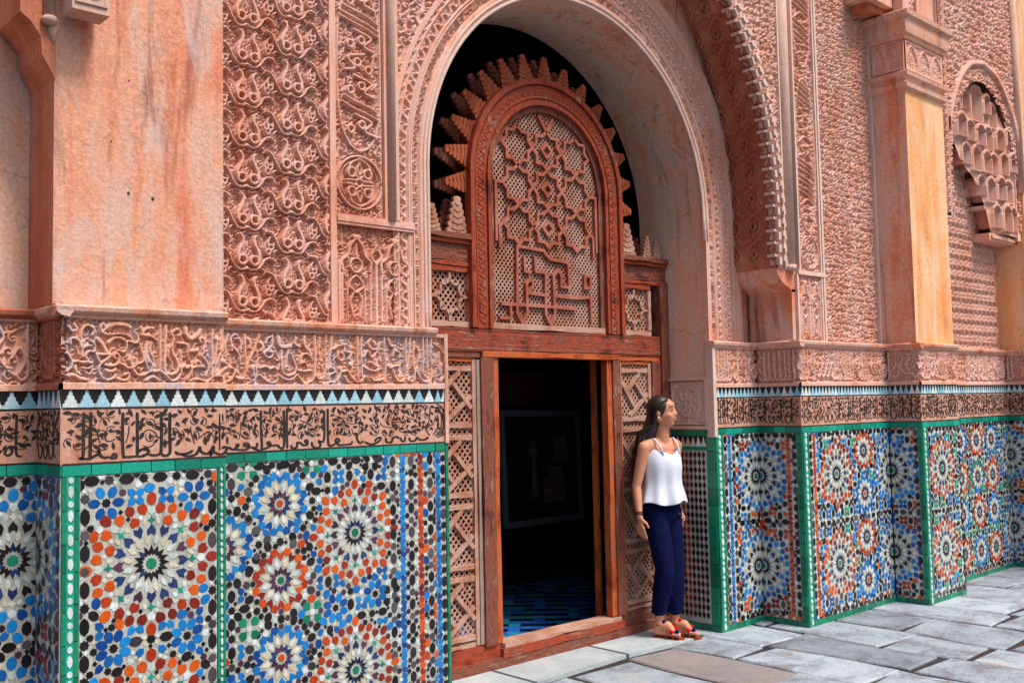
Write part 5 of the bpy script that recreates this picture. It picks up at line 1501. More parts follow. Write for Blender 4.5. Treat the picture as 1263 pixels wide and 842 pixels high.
for z0 in (2.78, 4.0):
    R.stroke([(cx + .122 * math.cos(a), z0 + .58 + .565 * math.copysign(abs(math.sin(a)) ** .6, math.sin(a))) for a in np.linspace(0, 2 * math.pi, 40)], .007, .016)
    rg = random.Random(int(z0 * 10)); zz = z0 + .1
    while zz < z0 + 1.05:
        k = rg.random()
        if k < .45:
            for q in range(rg.choice((2, 3))):
                R.stroke([(cx - .105, zz + .03), (cx + rg.uniform(-.02, .02), zz + .005), (cx + .105 - rg.uniform(0, .03), zz - .03)], .0070, .018, taper=.2); zz += rg.uniform(.03, .04)
            zz += .012
        elif k < .8:
            e = rg.choice((-1, 1))
            R.ring(cx - e * .04, zz + .02, .018, .007, .018, 8); R.stroke([(cx + e * .08, zz), (cx + e * .02, zz + .03), (cx + e * .06, zz + .07), (cx - e * .04, zz + .08)], .0075, .018); zz += .10
        else:
            R.stroke([(cx - .09, zz), (cx, zz + .05), (cx + .08, zz + .01), (cx + .03, zz - .02)], .0075, .018); zz += .08
R.roughen(.0006)
R.build('lettered_panel', fs, -.012, 'stucco', pier, depth=1.8)
R = Relief(6.384, 6.690, 2.0, 2.470, .0045)
R.curls(.040, .0050, .009, 72)
for c in (6.462, 6.612): arcade(R, c, .056, 2.0, .46)
for xx in (6.394, 6.537, 6.682): R.stroke([(xx, 2.0), (xx, 2.44)], .007, .015)
R.roughen(.0006)
R.build('arcaded_panel', fs, -.012, 'stucco', pier, depth=1.8)
R = Relief(6.738, 7.538, 1.995, 5.1, .0058)
R.curls(.047, .0056, .015, 73)
R.roughen(.0007)
R.build('arabesque_panel', fs, -.014, 'stucco', pier, depth=1.6)

# ------------------------------------------------------------------ plain pilaster with the moulded capital
ep = thing('pilaster', 'tall plain orange pilaster with moulded carved capital at the right', 'pilaster', (7.9, 3.6, 0))
YE = 3.60
F = front(YE); S = side(7.56)
core = MB(['mortar', 'plaster', 'plaster_orange', 'stucco'])
core.box(7.576, 8.20, YE + .016, 4.85, 0, 1.69, 0)
core.box(7.590, 8.21, YE + .03, 4.85, 1.69, 1.96, 1)
core.build('core', ep)
sh = MB(['plaster_orange', 'plaster'])
sh.box(7.572, 8.225, YE + .020, 4.2, 1.985, 4.02)
sh.f_side = None
for i, fidx in enumerate(sh.f):
    pass
# front painted oranger for warm reflected light and stain; door side keeps plain plaster
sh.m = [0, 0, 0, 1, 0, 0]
sh.build('shaft', ep)
mb = MB(['plaster']); ledge(mb, F, 7.53, 8.22); ledge(mb, S, -YC + .0, -YE + .03); mb.build('string_course', ep)
frieze(F, 7.563, 8.21, ep, None, seed=81, res=.005, mat='stucco')
frieze(S, -YC, -YE, ep, None, seed=82, res=.005, mat='stucco')
dado(F, 7.563, 8.21, ep, 83, None, mer=.045)
dado(S, -YC, -YE + .002, ep, 84, None, mer=.048)
bead_strip(F, 7.565, 7.640, .0, 1.345, ep, 85, joined=True, pitch=.09)
glazed_strip(S, -YE - .035, -YE - .001, .04, 1.345, ep, 'g_green', 86)
z = Zellige(7.642, 8.205, .04, 1.343, 14)
z.big(7.875, 1.020, .235, 'orange'); z.big(7.875, .395, .235, 'orange')
z.row(1.325, 7.65, 8.2, .060); z.row(.058, 7.65, 8.2, .060); z.column(8.185, .06, 1.335, 'dark', .060)
z.fill(('g_blue', 'g_teal'))
z.build(F, ep, 60)
z = Zellige(-YC + .003, -YE - .037, .04, 1.343, 15)
z.big(-YC + .003, 1.010, .235, 'blue'); z.big(-YC + .003, .385, .235, 'blue')
z.column(-YE - .055, .06, 1.335, 'dark', .060); z.fill(('g_orange', 'g_red', 'g_blue'))
z.build(S, ep, 60)
glazed_strip(F, 7.563, 8.205, 0, .04, ep, 'g_green', 87, joined=True)
glazed_strip(S, -YC, -YE, 0, .04, ep, 'g_green', 88, joined=True)
cap = MB(['plaster'])
prof = [(3.985, .0), (4.000, .030), (4.030, .034), (4.045, .012), (4.075, .016), (4.090, .040), (4.115, .044), (4.125, .018), (4.135, .018)]
prof2 = [(4.380, .018), (4.392, .030), (4.412, .034), (4.425, .050), (4.450, .054), (4.470, .056), (4.535, .060), (4.550, .085), (4.585, .090), (4.600, .060)]
for pf in (prof, prof2):
    for i in range(len(pf) - 1):
        (za, oa), (zb, ob) = pf[i], pf[i + 1]
        x0, x1, y = 7.572, 8.225, YE + .02
        ringa = [(x0 - oa, 4.2, za), (x0 - oa, y - oa, za), (x1 + oa, y - oa, za), (x1 + oa, 4.2, za)]
        ringb = [(x0 - ob, 4.2, zb), (x0 - ob, y - ob, zb), (x1 + ob, y - ob, zb), (x1 + ob, 4.2, zb)]
        for k in range(3): cap.poly([ringa[k], ringa[k + 1], ringb[k + 1], ringb[k]])
cap.poly([(7.512, 4.2, 4.60), (7.512, YE - .04, 4.60), (8.285, YE - .04, 4.60), (8.285, 4.2, 4.60)])
cap.box(7.56, 8.24, YE + .014, 4.2, 4.13, 4.385)
cap.build('capital', ep)
for (fr_, a, b, nm) in ((front(YE + .010), 7.575, 8.215, 1), (side(7.556), -3.87, -YE - .025, 2)):
    R = Relief(a, b, 4.14, 4.375, .006)
    R.curls(.05, .006, .008, 90 + nm)
    n = 3 if nm == 1 else 2
    for i in range(n):
        c = a + (b - a) * (i + .5) / n; w = (b - a) / n * .42
        R.stroke([(c - w, 4.15), (c - w, 4.25), (c, 4.345), (c + w, 4.25), (c + w, 4.15)], .010, .016)
    R.h[(R.U < a + .02) | (R.U > b - .02) | (R.V < 4.155) | (R.V > 4.36)] = .014
    R.build('capital_carving', fr_, -.006, 'stucco', ep)
ub = MB(['stucco', 'plaster'])
ub.box(7.62, 8.23, YE + .06, 4.2, 4.60, 5.8)
ub.box(7.60, 7.70, YE + .02, YE + .10, 4.602, 5.8); ub.box(7.86, 8.02, YE + .03, YE + .10, 4.602, 5.8)
ub.build('upper_block', ep)
R = Relief(7.705, 7.855, 4.61, 5.6, .008); R.curls(.06, .008, .014, 97); R.build('upper_carving', front(YE + .06), .001, 'stucco', ep)
# corbelled bracket beside the capital
bk = MB(['stucco', 'plaster_brown'])
bk.box(7.22, 7.59, 3.70, 3.95, 4.66, 4.86, 0); bk.box(7.30, 7.59, 3.76, 3.95, 4.60, 4.658, 1)
bk.build('bracket', ep)

# ------------------------------------------------------------------ niche wall with muqarnas
nw = thing('niche_wall', 'recessed carved wall under a muqarnas arch at the far right', 'wall', (9.0, 3.85, 0))
YF = 3.83
F = front(YF)
core = MB(['mortar', 'plaster'])
core.box(8.20, 9.83, YF + .016, 4.85, 0, 1.69, 0); core.box(8.20, 9.83, YF + .055, 4.85, 1.69, 6.2, 1)
core.build('wall_body', nw)
mb = MB(['plaster']); ledge(mb, F, 8.20, 9.79); mb.build('string_course', nw)
frieze(F, 8.20, 9.78, nw, None, seed=101, res=.0055, mat='stucco')
dado(F, 8.205, 9.775, nw, 102, None, mer=.045)
z = Zellige(8.21, 9.77, .04, 1.343, 16)
for v, ks in ((1.187, ('blue', 'orange', 'blue')), (.870, ('orange', 'teal', 'orange')), (.560, ('blue', 'orange', 'blue')), (.228, ('orange', 'blue', 'orange'))):
    for u, k in zip((8.735, 9.062, 9.378), ks): z.small(u, v, .138, k)
z.big(9.775, 1.03, .235, 'blue'); z.big(9.775, .36, .235, 'blue')
z.row(1.325, 8.5, 9.75, .060); z.fill(('g_teal', 'g_green', 'g_blue'))
z.build(F, nw, 60, order=lambda u, v: 1 if u > 8.6 else .1)
glazed_strip(F, 8.205, 9.775, 0, .04, nw, 'g_green', 103, joined=True)
R = Relief(8.30, 9.70, 1.99, 5.2, .0085)
rg = random.Random(5)
for j in range(34):
    for i in range(15):
        x = 8.34 + i * .095 + (.047 if j % 2 else 0); y = 2.03 + j * .095
        R.stroke([(x - .03, y + .035), (x + .005, y + .028), (x + .032, y - .01), (x + .020, y - .042)], .0115, .017, taper=.55)
        R.stroke([(x - .01, y - .03), (x + .012, y - .01)], .007, .012)
R.roughen(.0007)
R.build('leaf_panel', front(3.865), -.008, 'stucco', nw, depth=1.8)
# front sheet of the niche arch
def niche_in(U, V):
    # pointed opening between the hanging border on the left and the right springing
    cxn = 9.10
    t = np.clip((V - 3.55) / .80, 0, 1)
    half = np.where(V < 3.55, .68, .68 * np.sqrt(np.clip(1 - t ** 1.7, 0, 1)))
    return np.abs(U - cxn) < half
R = Relief(8.36, 10.4, 3.07, 5.6, .0085)
R.curls(.062, .0078, .015, 111)
ins = niche_in(R.U, R.V)
cxn = 9.10
path_o = [(cxn - .80, 3.07)] + [(cxn - .80 * math.sqrt(max(0, 1 - t ** 1.7)), 3.55 + .97 * t) for t in np.linspace(0, 1, 22)]
path_o += [(2 * cxn - x, y) for x, y in path_o[::-1]]
R.stroke(path_o, .022, .030)
for i, (x, y) in enumerate(catmull(path_o, .05)):
    if x > cxn: R.stamp(x + .035, y + .01, .016, .030)
R.roughen(.0006)
R.build('niche_arch', front(3.66), 0, 'stucco', nw, mask=~ins, depth=1.6)
cb = MB(['stucco_pale', 'stucco'])
cb.box(8.236, 8.360, 3.640, 3.87, 3.055, 5.6, 0)
cb.box(9.77, 9.83, 3.655, 3.90, 3.0, 5.6, 0)
cb.build('hanging_border', nw)
R = Relief(8.242, 8.354, 3.07, 5.4, .006)
y = 3.10
while y < 5.3:
    R.stroke([(8.27, y + .03), (8.298, y), (8.33, y + .02), (8.30, y + .05)], .007, .012); R.stroke([(8.262, y + .05), (8.335, y + .06)], .006, .012)
    y += .07
R.h[(R.U < 8.252) | (R.U > 8.344)] = .012
R.build('border_lettering', front(3.640), 0, 'stucco', nw)
cl = MB(['column_grey']); cl.smooth = True
cl.tube([(9.83, 3.63, 3.45), (9.83, 3.63, 5.7)], .035, 14); cl.build('engaged_column', nw)
# muqarnas: tiers of scooped cells stepping out towards the right springing
R = Relief(8.42, 9.80, 3.02, 4.42, .0065)
zb = np.interp(R.U, [8.42, 8.70, 8.86, 9.05, 9.22, 9.30, 9.8], [3.95, 3.86, 3.62, 3.50, 3.26, 3.03, 3.03])
M_ = .035 + .120 * np.clip((R.U - 8.6) / 1.1, 0, 1)
R.h = M_.copy()
cells = [(8.66, 4.00, .11, .20), (8.78, 4.08, .12, .22), (8.84, 3.84, .15, .21), (8.95, 4.10, .11, .18), (9.11, 4.02, .19, .33), (9.27, 4.10, .11, .18), (9.40, 4.00, .13, .22), (8.99, 3.83, .14, .18), (9.15, 3.80, .14, .19), (9.31, 3.78, .15, .22), (9.50, 3.80, .15, .20), (9.65, 3.86, .12, .17),
         (8.93, 3.61, .14, .19), (9.08, 3.57, .14, .22), (9.23, 3.57, .14, .19), (9.39, 3.56, .15, .20), (9.55, 3.58, .14, .20), (9.70, 3.62, .12, .18),
         (9.16, 3.36, .12, .18), (9.30, 3.31, .15, .22), (9.46, 3.34, .14, .21), (9.62, 3.33, .15, .21), (9.38, 3.08, .14, .21), (9.54, 3.06, .15, .24), (9.70, 3.08, .13, .22)]
for q, (x, zz, w, h) in enumerate(cells):
    dx = (R.U - x) / (w / 2); dz = (R.V - zz) / h
    top = .55 + .45 * np.sqrt(np.clip(1 - dx * dx, 0, 1))
    rim = (np.abs(dx) < 1.14) & (dz > -.06) & (dz < top * 1.0 + .10)
    R.h = np.where(rim & (dz > -.02), np.maximum(R.h, M_ + .018 + .012 * ((q * 7) % 3)), R.h)
for q, (x, zz, w, h) in enumerate(cells):
    dx = (R.U - x) / (w / 2); dz = (R.V - zz) / h
    top = .50 + .45 * np.sqrt(np.clip(1 - dx * dx, 0, 1))
    ins_ = (np.abs(dx) < .86) & (dz > .02) & (dz < top)
    R.h = np.where(ins_, M_ - .200 + .070 * dx * dx + .06 * np.clip(1 - dz * 2.5, 0, 1), R.h)
    for e in (-.3, .3):
        R.h = np.where(ins_ & (np.abs(dx - e) < .06) & (dz > top * .55), R.h + .020, R.h)
R.roughen(.0008)
R.build('muqarnas_vault', front(3.80), -.02, 'stucco', nw, mask=(R.V > zb) & niche_in(R.U, R.V))
mo = MB(['stucco']); mo.box(9.24, 9.79, 3.70, 3.87, 2.965, 3.03); mo.box(9.27, 9.79, 3.685, 3.70, 2.985, 3.012); mo.box(9.20, 9.77, 3.715, 3.87, 3.245, 3.275)
mo.build('impost_moulding', nw)
# the next pier, only its shaded side shows
gp = thing('pier', 'orange plaster pier side with star tiles at the right edge', 'pier', (10.2, 3.6, 0))
S = side(9.775)
core = MB(['mortar', 'plaster_orange'])
core.box(9.791, 16.0, 3.066, 4.85, 0, 1.69, 0); core.box(9.80, 16.0, 3.10, 4.85, 1.69, 2.97, 1); core.box(9.84, 16.0, 3.62, 4.85, 2.97, 6.2, 1)
core.build('plaster_body', gp)
mb = MB(['plaster']); ledge(mb, S, -YF + .03, -3.05, z0=1.945, d=.02); mb.build('string_course', gp)
frieze(S, -YF, -3.05, gp, None, seed=121, res=.006, mat='stucco')
dado(S, -YF, -3.05, gp, 122, None, mer=.05)
z = Zellige(-YF + .003, -3.05, .04, 1.343, 17)
z.big(-YF + .003, 1.03, .235, 'blue'); z.big(-YF + .003, .36, .235, 'blue'); z.big(-3.3, 1.03, .235, 'orange')
z.row(1.325, -YF, -3.05, .06); z.fill(('g_orange', 'g_red', 'g_blue'))
z.build(S, gp, 0)
glazed_strip(S, -YF, -3.05, 0, .04, gp, 'g_green', 123, joined=True)
G2 = front(3.05)
mb = MB(['plaster']); ledge(mb, G2, 9.76, 12.4); mb.build('string_course', gp)
frieze(G2, 9.775, 12.4, gp, None, seed=131, res=.009, mat='stucco')
dado(G2, 9.775, 12.4, gp, 132, None, mer=.05)
z = Zellige(9.78, 12.4, .04, 1.343, 18)
for uu in (10.2, 10.85, 11.5, 12.15):
    z.big(uu, 1.02, .235, 'orange'); z.big(uu, .38, .235, 'blue')
z.fill(('g_blue',), sc=1.0)
z.build(G2, gp, 0)
glazed_strip(G2, 9.775, 12.4, 0, .04, gp, 'g_green', 133, joined=True)
# ------------------------------------------------------------------ the wooden door screen
YD = 4.62
ds = thing('wooden_door_screen', 'weathered wooden door screen with arched lattice window and open doorway', 'door', (4.6, 4.64, 0))
F = front(YD)
def plank(name, x0, x1, z0, z1, mat, h=.0, d=.06, bev=.006, wear=0.0, seed=0):
    rg = random.Random(seed + int(x0 * 1000))
    hor = (x1 - x0) > (z1 - z0)
    n = 6
    if hor:
        top = [(x1 - (x1 - x0) * i / n, z1 + rg.uniform(-1, 1) * wear) for i in range(n + 1)]
        bot = [(x0 + (x1 - x0) * i / n, z0 + rg.uniform(-1, 1) * wear * .6) for i in range(n + 1)]
        pts = bot + top
    else:
        r = [(x1 + rg.uniform(-1, 1) * wear, z0 + (z1 - z0) * i / n) for i in range(n + 1)]
        l = [(x0 + rg.uniform(-1, 1) * wear, z1 - (z1 - z0) * i / n) for i in range(n + 1)]
        pts = r + l
    mb = MB([mat]); mb.prism(F, pts, h - d, h, bev=bev)
    return mb.build(name, ds)
W = 'wood_weathered'; WX = 'wood_weathered_x'
plank('bottom_rail', 3.30, 4.12, .012, .165, 'wood_red_x', .0, .10, wear=.004)
plank('bottom_rail', 5.14, 5.80, .012, .165, 'wood_weathered_x', .0, .10, wear=.004)
plank('base_rail', 3.30, 5.80, .005, .075, 'wood_weathered_x', .025, .12, wear=.004, seed=3)
plank('threshold', 4.10, 5.22, .070, .125, 'wood_red_x', .030, .14, bev=.012, wear=.006, seed=5)
plank('threshold_cap', 4.12, 5.20, .120, .148, 'wood_pale_x', .022, .13, bev=.012, wear=.006, seed=6)
# stiles and posts
plank('stile', 3.30, 3.60, .165, 1.875, W, .0, .08)
plank('post', 3.985, 4.085, .150, 1.875, 'wood_weathered', .018, .10, wear=.003)
plank('post_trim', 4.083, 4.130, .150, 1.877, 'wood_orange', .006, .12, wear=.002)
plank('post', 5.165, 5.245, .150, 1.875, 'wood_weathered', .018, .10, wear=.003)
plank('post_trim', 5.118, 5.167, .150, 1.877, 'wood_orange', .006, .055, wear=.002)
plank('inner_bead', 3.958, 3.985, .165, 1.86, 'wood_grey', .004, .05)
plank('stile', 5.595, 5.690, .165, 1.875, W, .010, .08, wear=.003)
plank('stile', 5.692, 5.782, .012, 2.44, 'wood_weathered', .022, .10, wear=.003, seed=8)
plank('lintel', 3.30, 5.69, 1.905, 2.045, 'wood_red_x', .014, .10, wear=.003, seed=9)
plank('lintel_trim', 3.99, 5.245, 1.872, 1.908, 'wood_orange_x', .020, .10, wear=.002)
plank('lintel_trim', 3.30, 3.99, 1.868, 1.903, 'wood_weathered_x', .006, .08)
plank('lintel_trim', 5.245, 5.69, 1.868, 1.903, 'wood_orange_x', .006, .08)
# lattice: thin diagonal bars, clipped to a convex outline
def lattice(name, inside, x0, x1, z0, z1, sp=.0265, w=.0085, mat='wood_pale', h=-.022, ratio=1.0):
    mb = MB([mat])
    wd, ht = x1 - x0, z1 - z0
    for sgn in (1, -1):
        ux, uz = math.cos(sgn * .86), math.sin(sgn * .86)
        nx, nz = -uz, ux
        cx, cz = (x0 + x1) / 2, (z0 + z1) / 2
        D = math.hypot(wd, ht) / 2
        k = -int(D / sp) - 1
        while k * sp < D:
            ox, oz = cx + nx * k * sp, cz + nz * k * sp
            ts = [t for t in np.arange(-D, D, .006) if x0 < ox + ux * t < x1 and z0 < oz + uz * t < z1 and inside(ox + ux * t, oz + uz * t)]
            if len(ts) > 1:
                a, b = ts[0], ts[-1]
                q = [(ox + ux * a - nx * w / 2, oz + uz * a - nz * w / 2), (ox + ux * b - nx * w / 2, oz + uz * b - nz * w / 2),
                     (ox + ux * b + nx * w / 2, oz + uz * b + nz * w / 2), (ox + ux * a + nx * w / 2, oz + uz * a + nz * w / 2)]
                if sgn < 0: pass
                mb.prism(F, q, h - .010, h + (.0015 if sgn > 0 else 0))
            k += 1
    mb.build(name, ds, kind='stuff')
def bar(x0, z0, x1, z1, w=.018, h=-.004, mat='wood_pale', name='strapwork_bar', d=.018, ext=.0):
    l = math.hypot(x1 - x0, z1 - z0); ux, uz = (x1 - x0) / l, (z1 - z0) / l
    x0 -= ux * ext; x1 += ux * ext; z0 -= uz * ext; z1 += uz * ext
    mb = MB([mat])
    mb.prism(F, [(x0 + uz * w, z0 - ux * w), (x1 + uz * w, z1 - ux * w), (x1 - uz * w, z1 + ux * w), (x0 - uz * w, z0 + ux * w)][::1], h - d, h, bev=.003)
    return mb.build(name, ds)
yes = lambda x, z: True
# side lattices below the lintel
for (x0, x1, mat, gm) in ((3.60, 3.958, 'wood_pale', 0), (5.247, 5.595, 'wood_pale', 1)):
    plank('lattice_stile', x1 - .030, x1, .165, 1.868, mat, -.004, .04)
    plank('lattice_stile', x0, x0 + .030, .165, 1.868, mat, -.004, .04)
    lattice('lattice', yes, x0 + .02, x1 - .02, .165, 1.86, sp=.0300, w=.0085, mat='wood_pale')
    units = [(1.790, 1.475), (1.380, 1.065), (.972, .645), (.552, .232)]
    for (zt, zb) in units:
        plank('lattice_rail', x0 + .03, x1 - .03, zt - .005, zt + .028, mat + '_x', -.005, .04)
        plank('lattice_rail', x0 + .03, x1 - .03, zb - .028, zb + .005, mat + '_x', -.005, .04)
        wd = x1 - x0 - .06; a = x0 + .03; hh = zt - zb
        P = lambda u, v: (a + u * wd, zb + v * hh)
        for (u0, v0, u1, v1) in ((.70, .98, .16, .56), (.02, .78, .46, .24), (.98, .52, .30, .03), (.52, .76, .98, .28)):
            p, q = P(u0, v0), P(u1, v1)
            bar(p[0], p[1], q[0], q[1], .0135, -.002 - .002 * (u0 > .6), 'wood_pale')
    plank('lattice_rail', x0 + .03, x1 - .03, .165, .190, mat + '_x', -.005, .04)
    plank('lattice_rail', x0 + .03, x1 - .03, 1.842, 1.868, 'wood_orange_x', -.003, .04)
# small square lattices above the lintel
for (x0, x1) in ((3.600, 3.940), (5.262, 5.610)):
    plank('panel_frame', x0, x1, 2.046, 2.082, 'wood_pale_x', .004, .05); plank('panel_frame', x0, x1, 2.375, 2.412, 'wood_red_x', .004, .05)
    plank('panel_frame', x0, x0 + .034, 2.082, 2.375, 'wood_red', .004, .05); plank('panel_frame', x1 - .034, x1, 2.082, 2.375, 'wood_pale', .004, .05)
    lattice('lattice', yes, x0 + .03, x1 - .03, 2.08, 2.38, sp=.0290, w=.0080, mat='wood_pale')
    cx, cz, r, = (x0 + x1) / 2, 2.228, .098
    pts = []
    for k in range(8):
        a = k * math.pi / 4
        pts.append((cx + r * math.cos(a), cz + r * 1.06 * math.sin(a)))
        a += math.pi / 8; pts.append((cx + r * .80 * math.cos(a), cz + r * .84 * math.sin(a)))
    for k in range(16):
        p, q = pts[k], pts[(k + 1) % 16]
        bar(p[0], p[1], q[0], q[1], .0095, -.003, 'wood_pale', ext=.005)
    for k in range(4):
        a = k * math.pi / 2
        bar(cx + r * math.cos(a), cz + r * math.sin(a), cx + (r + .05) * math.cos(a), cz + (r + .05) * math.sin(a), .009, -.005, 'wood_pale')
# cornices of the side bays
for (x0, x1) in ((3.30, 3.925), (5.275, 5.785)):
    for (a, b, h, mt) in ((2.412, 2.440, .010, 'wood_red_x'), (2.440, 2.545, .002, 'wood_weathered_x'), (2.545, 2.572, .022, 'wood_red_x'), (2.572, 2.606, .038, 'wood_weathered_x')):
        plank('cornice_board', x0, x1, a, b, mt, h, .08, wear=.001, seed=int(a * 999))
    R = Relief(x0 + .02, x1 - .02, 2.448, 2.538, .006)
    R.curls(.04, .006, .006, int(x0 * 100)); R.build('cornice_carving', F, -.001, 'wood_weathered_x', ds)
R = Relief(3.32, 5.68, 1.915, 2.035, .007)
R.curls(.05, .006, .005, 77); R.h[(R.V < 1.928) | (R.V > 2.022)] = .006
R.build('lintel_carving', F, .011, 'wood_weathered_x', ds)
# the arched window: straight stiles with a round head, stepped mouldings
WC = (4.598, 2.995)
def arch_ring(name, r0, r1, h, mat, d=.06, zb=2.045):
    mb = MB([mat])
    for sgn in (-1, 1):
        xs = sorted((WC[0] + sgn * r0, WC[0] + sgn * r1))
        mb.prism(F, [(xs[0], zb), (xs[1], zb), (xs[1], WC[1]), (xs[0], WC[1])], h - d, h, bev=.003)
    n = 36
    for i in range(n):
        a, b = math.pi * i / n, math.pi * (i + 1) / n
        q = [(WC[0] + r0 * math.cos(a), WC[1] + r0 * math.sin(a)), (WC[0] + r1 * math.cos(a), WC[1] + r1 * math.sin(a)),
             (WC[0] + r1 * math.cos(b), WC[1] + r1 * math.sin(b)), (WC[0] + r0 * math.cos(b), WC[1] + r0 * math.sin(b))]
        mb.prism(F, q, h - d, h)
    return mb.build(name, ds)
arch_ring('arch_board', .655, .690, .040, 'wood_red'); arch_ring('arch_board', .545, .657, .020, 'wood_orange' if False else 'wood_red')
arch_ring('arch_board', .520, .547, .034, 'wood_red'); arch_ring('arch_board', .480, .522, .004, 'wood_weathered')
R = Relief(0, 2 * .95 + math.pi * .60, .565, .640, .006)
def wmap(U, V, H):
    a = np.clip((U - .95) / .60, 0, math.pi)
    X = WC[0] - V * np.cos(a); Z = WC[1] + V * np.sin(a) - np.clip(.95 - U, 0, None) - np.clip(U - .95 - math.pi * .6, 0, None)
    return np.stack([X, YD - .021 - H, Z], -1)
s = .03
while s < R.u1 - .04:
    R.stroke([(s, .60 - .02), (s + .02, .60 + .015), (s + .045, .60 - .01)], .006, .006); R.stamp(s + .045, .615, .009, .006); s += .055
R.h[(R.V < .573) | (R.V > .632)] = .006
R.build('arch_carving', F, 0, 'wood_red', ds, mapf=wmap)
plank('window_sill', 4.08, 5.115, 2.046, 2.085, 'wood_pale_x', .012, .06)
inarch = lambda x, z: z > 2.08 and abs(x - WC[0]) < .485 and (z < WC[1] or (x - WC[0]) ** 2 + (z - WC[1]) ** 2 < .485 ** 2)
lattice('lattice', inarch, 4.11, 5.09, 2.08, 3.49, sp=.0250, w=.0070, mat='wood_pale', h=-.020)
k = 0
STARS = []
for cz in (3.225, 2.970, 2.715):
    for q in (-1, 0, 1):
        cx_ = WC[0] + q * .262
        P_ = []
        for t in range(16):
            r_ = .131 if t % 2 == 0 else .102
            P_.append((cx_ + r_ * math.sin(t * math.pi / 8), cz + r_ * .97 * math.cos(t * math.pi / 8)))
        P_.append(P_[0])
        STARS.append((1, P_))
        if q == 0: STARS.append((1, [(cx_ - .045, cz), (cx_, cz + .045), (cx_ + .045, cz), (cx_, cz - .045), (cx_ - .045, cz)]))
for q in (-1, 1):
    STARS.append((1, [(WC[0] + q * .393, 2.97), (WC[0] + q * .455, 2.97), (WC[0] + q * .455, 2.60)]))
    STARS.append((1, [(WC[0] + q * .393, 2.715), (WC[0] + q * .425, 2.69), (WC[0] + q * .425, 2.56)]))
STARS.append((1, [(WC[0] - .06, 3.44), (WC[0], 3.353), (WC[0] + .06, 3.44)]))
for w, pts in [(w_, p_) for w_, p_ in parse(STRAP) if max(t_[1] for t_ in p_) < 2.60] + STARS:
    for i in range(len(pts) - 1):
        (xa, za), (xb, zb) = pts[i], pts[i + 1]
        if math.hypot(xb - xa, zb - za) < .01 or not (inarch(xa, za) and inarch(xb, zb)): continue
        k += 1
        bar(xa, za, xb, zb, .0100, .002 + .0004 * (k % 5), 'wood_strap', ext=.009, d=.022)
# stepped merlons round the arch, two boards deep
def merlon_poly(b, h, n=6):
    L = []
    for i in range(n):
        t0 = i / n; t1 = (i + 1) / n
        w0 = b * (1 - t0 * .80); 
        L += [(w0 * .84, h * t0), (w0, h * (t0 + .05)), (w0 * .97, h * (t0 + .11))]
    L.append((b * .10, h * .97))
    R_ = [(-x, y) for x, y in L[::-1]]
    return L + R_
def merlon(x, z, ang, b, h, hh, mat, name='merlon', half=0):
    # ang from the up direction, clockwise
    T = Frame((x, YD, z), (math.cos(ang), 0, -math.sin(ang)), (math.sin(ang), 0, math.cos(ang)), (0, -1, 0))
    mb = MB([mat])
    P = merlon_poly(b, h)
    if half: P = [(max(0, p[0] * half) * half if True else 0, p[1]) for p in P]
    mb.prism(T, P, hh - .022, hh)
    for k_ in range(5):      # carved ribs
        y = h * (.08 + .16 * k_); w_ = b * (1 - .16 * k_) * .62
        for e in (-1, 1):
            if half and e != half: continue
            mb.prism(T, [(0, y), (e * w_, y + .012), (e * w_, y + .020), (0, y + .010)][::e], hh, hh + .005)
    return mb.build(name, ds)
for (hh, mt, off, ex_) in ((-.002, 'wood_merlon', 0, 0), (-.100, 'wood_weathered', math.radians(.0), .006)):
    for i in range(15):
        a = math.radians(-95.5 + i * 13.62) + off
        r0 = .680
        merlon(WC[0] + r0 * math.sin(a), WC[1] + r0 * math.cos(a), a, .071, .158 + .022 * (i < 8) + ex_, hh, mt)
back = arch_ring('back_arch_board', .60, .69, -.10, 'wood_weathered', .02)
for (x, w_, h_) in ((3.835, .085, .235), (3.64, .07, .17), (5.375, .095, .235), (5.595, .05, .165), (5.70, .045, .14)):
    merlon(x, 2.606, 0, w_, h_, -.002, 'wood_pale'); merlon(x, 2.606, 0, w_, h_, -.100, 'wood_weathered')
# iron studs and knots
st = MB(['lead'])
for (x, zz) in ((4.03, 1.42), (4.04, 1.18), (4.11, .9), (5.20, 1.5), (5.21, 1.15), (5.74, 1.7), (5.73, 1.2), (4.05, .55), (5.20, .6)):
    st.ball((x, YD - .02, zz), (.007, .004, .007), seg=6, rings=4)
st.build('iron_stud', ds)
# inner jamb of the opening
lf = MB(['wood_orange', 'wood_weathered'])
lf.box(5.150, 5.175, 4.76, 4.80, .10, 1.875)
for zz in (.45, 1.5): lf.box(5.140, 5.149, 4.765, 4.79, zz, zz + .10, 1)
lf.build('door_jamb', ds)

# ------------------------------------------------------------------ the dark room behind the door
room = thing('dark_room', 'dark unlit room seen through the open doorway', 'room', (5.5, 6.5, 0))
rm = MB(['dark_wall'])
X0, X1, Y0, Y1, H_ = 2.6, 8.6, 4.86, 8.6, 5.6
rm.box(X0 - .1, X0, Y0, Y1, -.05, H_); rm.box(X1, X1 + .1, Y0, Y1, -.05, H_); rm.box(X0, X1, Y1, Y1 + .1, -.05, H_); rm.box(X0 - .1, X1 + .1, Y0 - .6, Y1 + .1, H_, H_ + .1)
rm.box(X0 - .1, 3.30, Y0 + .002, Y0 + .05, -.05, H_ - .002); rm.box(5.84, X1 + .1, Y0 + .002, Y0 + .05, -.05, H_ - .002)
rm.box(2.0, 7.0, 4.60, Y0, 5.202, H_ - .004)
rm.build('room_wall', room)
R = Relief(6.0, 8.4, 1.60, 1.95, .012)
R.curls(.10, .012, .016, 131); R.h[(R.V < 1.63) | (R.V > 1.92)] = .02
R.build('plaster_frieze', front(8.58), 0, 'plaster_brown', room)
